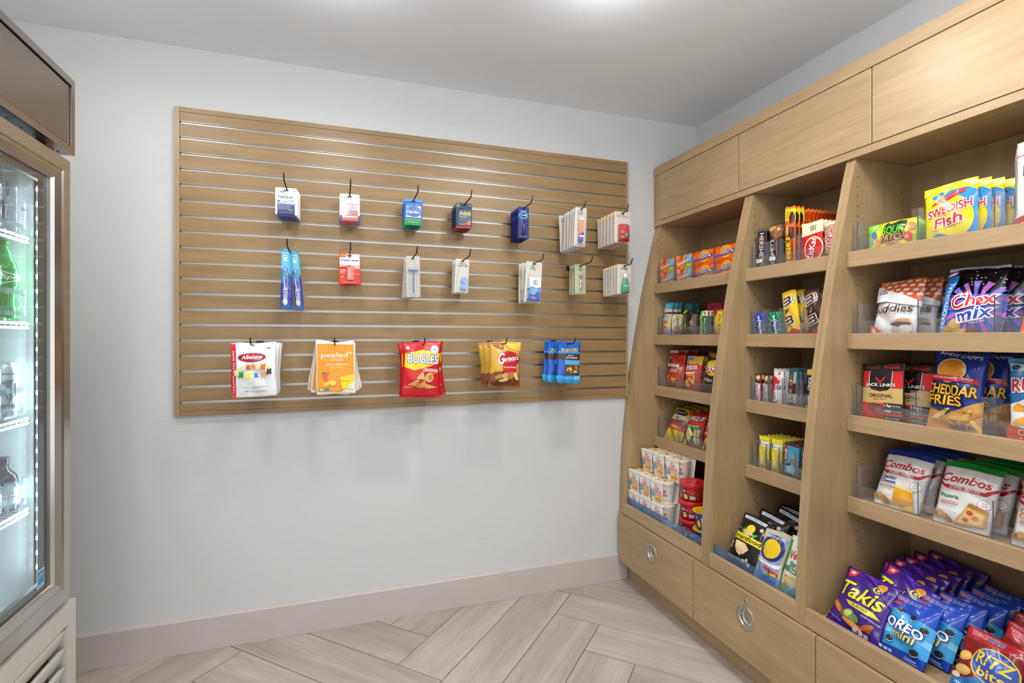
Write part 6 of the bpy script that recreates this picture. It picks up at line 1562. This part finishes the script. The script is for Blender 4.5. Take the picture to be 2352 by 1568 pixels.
ched = [P('E8A81E', (.42, .08), (.46, .34), (.82, .32), (.86, .06)), P('F4DC9A', (.46, .34), (.50, .38), (.84, .36), (.82, .32)), P('D8941A', (.42, .08), (.44, .18), (.84, .16), (.86, .06)), P('F0C84A', (.60, .04), (.86, .12), (.88, .02))]
pizz = [P('D8A05A', (.40, .05), (.62, .36), (.92, .30), (.92, .10)), P('E8C48A', (.46, .09), (.63, .33), (.88, .27), (.88, .11)), E('C8582A', .66, .26, .06, .035), E('D8843A', .76, .20, .06, .035), E('C8582A', .60, .15, .05, .03), E('E8D8A0', .80, .14, .05, .025), P('B87A3A', (.62, .36), (.92, .30), (.93, .34), (.66, .40))]
cm1 = combos('1E40A8', [('2A4AA0', 'Cheddar', .49), ('2A4AA0', 'Cheese', .42)], ched, 121)
cm2 = combos('189A3E', [('1E8A4A', 'Pizzeria', .44)], pizz, 123)
cm3 = combos('ECEBE9', [('D8602A', 'Cheddar', .49), ('D8602A', 'Cheese', .42)], [E('C87A3A', .6, .15, .2, .07), E('A8602E', .75, .12, .12, .06), R('E86A2A', 0, .84, 1, .90)], 125)
shelf(cm1, .140, .036, 1.114, z, 1.590, 'white stuffed pretzel bag with blue top in the right bay', 'blue topped pretzel snack bags', 4, .048, leans=[.44, .40, .36, .32], dy=-.004)
shelf(cm2, .140, .036, .942, z, 1.590, 'white stuffed pretzel bag with green top in the right bay', 'green topped pretzel snack bags', 4, .050, leans=[.38, .38, .34, .30], dy=-.010)
shelf(cm3, .140, .036, .762, z, 1.590, 'white stuffed pretzel bag with orange stripe at the right edge', 'orange striped pretzel snack bags', 2, .050, leans=[.36, .34])

# --- right bay deck: purple chips, cookie bags, cracker bags
z = DECK
tak = bag_kind('rolled_chip_bag', 'chip bag', .166, .182, .046, '3E1F80', [P('C8262E', (.04, .96), (.24, .97), (.20, .86), (.10, .82)), P('D8484E', (.06, .95), (.22, .955), (.19, .875), (.10, .84)), T('F8E8E8', 'B', .14, .915, .07, .05, -8, sh=.2, b=.022), T('E6DC2A', 'Takis', .48, .62, .84, .25, -3, sh=.2, b=.018, o='2A1458', ow=.02), E('D8903A', .72, .86, .10, .07, 20), E('E6DC2A', .70, .80, .085, .055), E('3E1F80', .70, .80, .06, .038), E('E6DC2A', .71, .80, .035, .022), P('E6DC2A', (.26, .46), (.80, .44), (.92, .37), (.70, .36), (.34, .40)), T('3E1F80', 'FUEGO', .56, .415, .28, .045, -4, b=.02), P('8A4A1E', (.06, .34), (.30, .18), (.84, .12), (.86, .22), (.60, .16), (.34, .26), (.10, .40)), E('C87A2E', .16, .30, .12, .035, -40), E('D8903A', .50, .14, .20, .035, -10), E('B8602A', .76, .19, .12, .035, 30), E('9AB85A', .40, .27, .10, .065, 20), E('5A8A4A', .52, .24, .10, .06, -10), E('B8D07A', .40, .27, .06, .035, 20), R('C0B8C8', .54, .06, .62, .12), R('C0B8C8', .64, .05, .72, .11), R('C0B8C8', .74, .04, .82, .10), T('D8D0E4', 'NET 4 OZ (113 g)', .16, .13, .28, .024, -12), P('5A2EA8', (.3, .98), (.5, .98), (.9, .66), (.98, .62), (.98, .70)), T('D8D0E4', 'ROLLED TORTILLA CHIPS', .80, .31, .30, .022, -6)], seed=131, wr=.0055, pinch=.06)
shelf(tak, .166, .046, 1.118, z, 1.410, 'purple and yellow rolled chip bag in the right bay', 'purple rolled chip bags', 7, xs=[1.410, 1.484, 1.544, 1.599, 1.654, 1.706, 1.757], leans=[.62, .60, .50, .44, .38, .30, .18], ys=[1.120, 1.092, 1.102, 1.100, 1.094, 1.096, 1.076], rolls=[-.02, .20, .03, .02, .0, .04, .06])
def cookie(cx, cy, r=.07):
    return [E('EDEBE4', cx, cy - .008, r, r * .62), E('1E1C1C', cx, cy, r, r * .60), E('3A3634', cx, cy, r * .6, r * .36), E('1E1C1C', cx, cy, r * .4, r * .22)]
ore = bag_kind('cookie_bag', 'cookie bag', .122, .165, .040, '1F48B8', [P('3AA0DC', (.0, .12), (1, .16), (1, .66), (.5, .72), (0, .74)), P('7AC8EC', (0, .30), (.5, .40), (1, .34), (1, .44), (.5, .52), (0, .44)), T('C8404A', 'BIG', .18, .925, .24, .065, 0, b=.018, o='E8ECF6', ow=.03), T('3A58B8', 'BAG', .46, .925, .24, .065, 0, b=.018, o='E8ECF6', ow=.03), R('C83A58', .04, .80, .22, .85), *cookie(.26, .74), *cookie(.58, .70), *cookie(.84, .58), *cookie(.24, .24), *cookie(.78, .20, .08), T('FFFFFF', 'OREO', .48, .50, .76, .15, -5, b=.02, o='1A3FA8', ow=.05), T('F0D83A', 'mini', .52, .36, .44, .11, -5, b=.018, o='1A3FA8', ow=.05), R('CFE0F2', .06, .05, .14, .10), R('CFE0F2', .17, .05, .25, .10), R('CFE0F2', .28, .05, .36, .10), R('9AA8DC', .60, .04, .90, .06), R('9AA8DC', .60, .08, .86, .10)], seed=133, wr=.0045, pinch=.04)
shelf(ore, .122, .040, .985, z, 1.440, 'blue mini cookie bag in the right bay', 'blue cookie bags', 6, xs=[1.424, 1.486, 1.548, 1.606, 1.664, 1.718], leans=[.55, .50, .46, .42, .36, .30], ys=[.988, .966, .948, .938, .930, .928], rolls=[-.02, .03, -.02, .03, .0, .02])
rit = bag_kind('cracker_bag', 'cracker bag', .126, .165, .040, 'A8242A', [T('C8404A', 'BIG', .24, .925, .24, .065, 0, b=.018, o='EEE6EC', ow=.03), T('3A4A9C', 'BAG', .52, .925, .24, .065, 0, b=.018, o='EEE6EC', ow=.03), P('7E1A1E', (0, .30), (1, .30), (1, .84), (0, .82)), P('2E74B8', (0, 0), (1, 0), (1, .24), (.5, .34), (0, .22)), E('F0CC2A', .62, .56, .37, .25, 0), E('2A50A8', .62, .56, .35, .235, 0), T('F2CC2A', 'RITZ', .62, .62, .58, .17, -3, sh=.1, b=.02), T('F2CC2A', 'bits', .62, .44, .44, .13, -3, b=.02), E('D8A04A', .14, .56, .12, .07, 20), E('E8BC6A', .14, .57, .08, .045, 20), E('D8A04A', .18, .36, .16, .07, 0), E('E8C078', .18, .37, .12, .05, 0), E('E8C0B0', .08, .26, .08, .04), T('DCEAF4', 'PEANUT BUTTER', .30, .16, .40, .035)], seed=135, wr=.0045, pinch=.04)
shelf(rit, .126, .040, .806, z, 1.420, 'red and blue peanut butter cracker bag at the lower right', 'red cracker bags', 6, xs=[1.420, 1.480, 1.540, 1.600, 1.660, 1.715], leans=[.55, .48, .42, .38, .34, .26], ys=[.806, .778, .772, .800, .775, .780], rolls=[-.02, .14, -.05, .04, 0, .05])
# ------------------------------------------------------------------ drinks in the fridge
FRZ = PI / 2          # labels face +x
BXC, BY1 = -0.852, 1.748
def at_label(me_list):
    return me_list
def label_wrap(prims, W, H, r, zoff, ink='plastic'):
    return print_mesh('label', prims, W, H, cyl_surf(r, zoff)(W), ink, ([W * i / 28 for i in range(1, 28)], []))
# sparkling lemon drink in a green bottle
bm = bmesh.new()
lathe(bm, [(.012, .0), (.026, .002), (.031, .010), (.031, .030), (.028, .046), (.027, .060), (.030, .082), (.0325, .092), (.0325, .138), (.0305, .150), (.020, .182), (.0135, .200), (.0132, .206)], 28)
gb = bm_mesh('soda_bottle', bm, principled('green_soda', '1FA85A', .10, 0, .6, var=.03), True)
bm = bmesh.new()
lathe(bm, [(.0145, .2065), (.0150, .208), (.0150, .225), (.0140, .2275)], 24); gcap = bm_mesh('cap', bm, plastic('1B8A52', .3), True)
gl = label_wrap([R('18A04E', 0, 0, 1, 1), P('F4F8F2', (.53, .42), (.60, .60), (.56, .92), (.70, .72), (.95, .66), (.92, .42), (.72, .30), (.58, .10)), P('18A04E', (.55, .44), (.62, .60), (.60, .80), (.70, .66), (.92, .60), (.90, .45), (.72, .35), (.60, .20)), T('FFFFFF', 'Sprite', .735, .50, .30, .30, 0, sh=.2, b=.018), P('F4F8F2', (.20, .30), (.42, .40), (.40, .60), (.22, .70)), T('18A04E', 'Sprite', .31, .50, .2, .16)], .198, .048, .0331, .091)
soda = Kind('soda_bottle', 'drink bottle', [('label', gl, []), ('cap', gcap, [])], gb)
# clear water bottle
bm = bmesh.new()
lathe(bm, [(.010, 0), (.030, .002), (.034, .010), (.034, .150), (.032, .172), (.020, .200), (.0135, .214), (.013, .222)], 28)
wbm = bm_mesh('water_bottle', bm, clear('water_pet', (.88, .94, .97), 1.6, .03, body=.10, bodycol=(.7, .82, .9)), True)
bm = bmesh.new(); lathe(bm, [(.0145, .2225), (.0150, .224), (.0150, .240), (.0140, .242)], 24); wcap = bm_mesh('cap', bm, plastic('E9F2F6', .3), True)
wl = label_wrap([P('4A2A8C', (.30, .10), (.50, .0), (.66, .08), (.68, .52), (.50, .58), (.30, .72)), T('F4F8FC', 'smart', .70, .36, .46, .075, 90, b=.018), T('5A4AA8', 'water', .70, .76, .32, .06, 90, b=.018), R('6AC4E0', .30, .02, .66, .06)], .150, .125, .0346, .020)
water = Kind('water_bottle', 'drink bottle', [('label', wl, []), ('cap', wcap, [])], wbm)
# white can
bm = bmesh.new()
lathe(bm, [(.022, 0), (.027, .002), (.0325, .010), (.0325, .132), (.0275, .146), (.0268, .149), (.0280, .151), (.0265, .152), (.0255, .148), (.0002, .148)], 28)
canm = bm_mesh('energy_drink_can', bm, principled('white_can', 'E4E8EA', .25, .35, .5, var=.03), True)
def claw(x):
    return [P('8E9498', (x - .10, .74), (x + .02, .78), (x + .10, .82), (x + .07, .64), (x + .09, .46), (x + .06, .30), (x + .02, .40), (x + .03, .58), (x - .0, .70))]
cl = label_wrap([*claw(.62), *[P('A4AAAE', (.46, .60), (.52, .74), (.54, .50), (.50, .38))], *[P('A4AAAE', (.74, .72), (.80, .76), (.79, .48), (.76, .40))], T('5A6066', 'MONSTER', .60, .20, .34, .09, 0, b=.02), T('8AB4D0', 'ULTRA', .60, .11, .14, .04), T('7A8086', 'ZERO SUGAR', .60, .94, .28, .04), R('C4CACE', 0, .0, 1, .02)], .200, .118, .0331, .011)
can = Kind('energy_drink_can', 'drink can', [('label', cl, [])], canm)
# dark bottle with a white label
bm = bmesh.new()
lathe(bm, [(.012, 0), (.030, .002), (.0325, .008), (.0325, .085), (.030, .098), (.018, .112), (.014, .118), (.014, .128)], 28)
dkm = bm_mesh('dark_bottle', bm, principled('dark_cola', '2A1E2A', .10, 0, .6), True)
bm = bmesh.new(); lathe(bm, [(.0150, .1285), (.0155, .130), (.0155, .145), (.0145, .147)], 24); dcap = bm_mesh('cap', bm, plastic('1E1A20', .3), True)
dl = label_wrap([R('E8EEF2', 0, 0, 1, 1), T('8A94A0', 'NUTTY', .66, .60, .22, .12), T('8A94A0', 'MOCHA', .66, .42, .22, .12), R('A8B8C8', .0, .90, 1, .95), R('A8B8C8', 0, .05, 1, .10)], .204, .058, .0331, .018)
dark = Kind('dark_bottle', 'drink bottle', [('label', dl, []), ('cap', dcap, [])], dkm)
M_GUIDE = clear('guide_plastic', (.86, .92, .95), 1.3, .08, body=.45, bodycol=(.86, .93, .96))
def guide_mesh():
    """front stop of a bottle lane: two bowed bars joined by curved uprights; lane centre at the origin"""
    bm = bmesh.new()
    def strip(pts, h):
        v = [[bm.verts.new((x, y, z - h / 2)), bm.verts.new((x, y, z + h / 2))] for x, y, z in pts]
        for a, b in zip(v, v[1:]):
            bm.faces.new((a[0], b[0], b[1], a[1]))
    for zc, h in ((.076, .015), (.018, .011)):
        strip([(-.004, -.037, zc), (.010, -.030, zc), (.017, -.015, zc), (.019, 0, zc), (.017, .015, zc), (.010, .030, zc), (-.004, .037, zc)], h)
    for s in (-1, 1):
        pts = [(.006, s * .034, .070), (.012, s * .024, .060), (.014, s * .018, .048), (.014, s * .016, .036), (.012, s * .022, .026), (.006, s * .034, .018)]
        v = [[bm.verts.new((x, y - .003, z)), bm.verts.new((x, y + .003, z))] for x, y, z in pts]
        for a, b in zip(v, v[1:]):
            bm.faces.new((a[0], a[1], b[1], b[0]))
    bmesh.ops.solidify(bm, geom=bm.faces[:], thickness=.0015)
    add_box(bm, -.50, -.037, -.002, -.003, -.034, .006); add_box(bm, -.50, .034, -.002, -.003, .037, .006)
    bmesh.ops.recalc_face_normals(bm, faces=bm.faces[:])
    return bm_mesh('bottle_guide', bm, M_GUIDE)
GUIDE = guide_mesh()
rown = ['top', 'second', 'third', 'bottom']
for k, (kind, desc) in enumerate(((water, 'clear water bottle'), (soda, 'green soda bottle'), (can, 'white energy drink can'), (dark, 'small dark bottle'))):
    zz = FS[k] + .0046
    for j in range(4):
        yy = BY1 - .0765 * j
        for row in range(2):
            put(kind, (BXC - .070 * row, yy, zz + .001), '%s on the %s fridge shelf, %s lane from wall%s' % (desc, rown[k], ('first', 'second', 'third', 'fourth')[j], '' if row == 0 else ', rear'), desc.split(' with')[0] + 's in the fridge', rz=FRZ - 1.70)
        g = link('bottle_guide', GUIDE, None, (-.824, yy, zz + .003))
        tag(g, 'clear plastic lane guide on the %s fridge shelf, %s lane from the wall' % (rown[k], ('first', 'second', 'third', 'fourth')[j]), 'bottle guide', 'fridge lane guides')
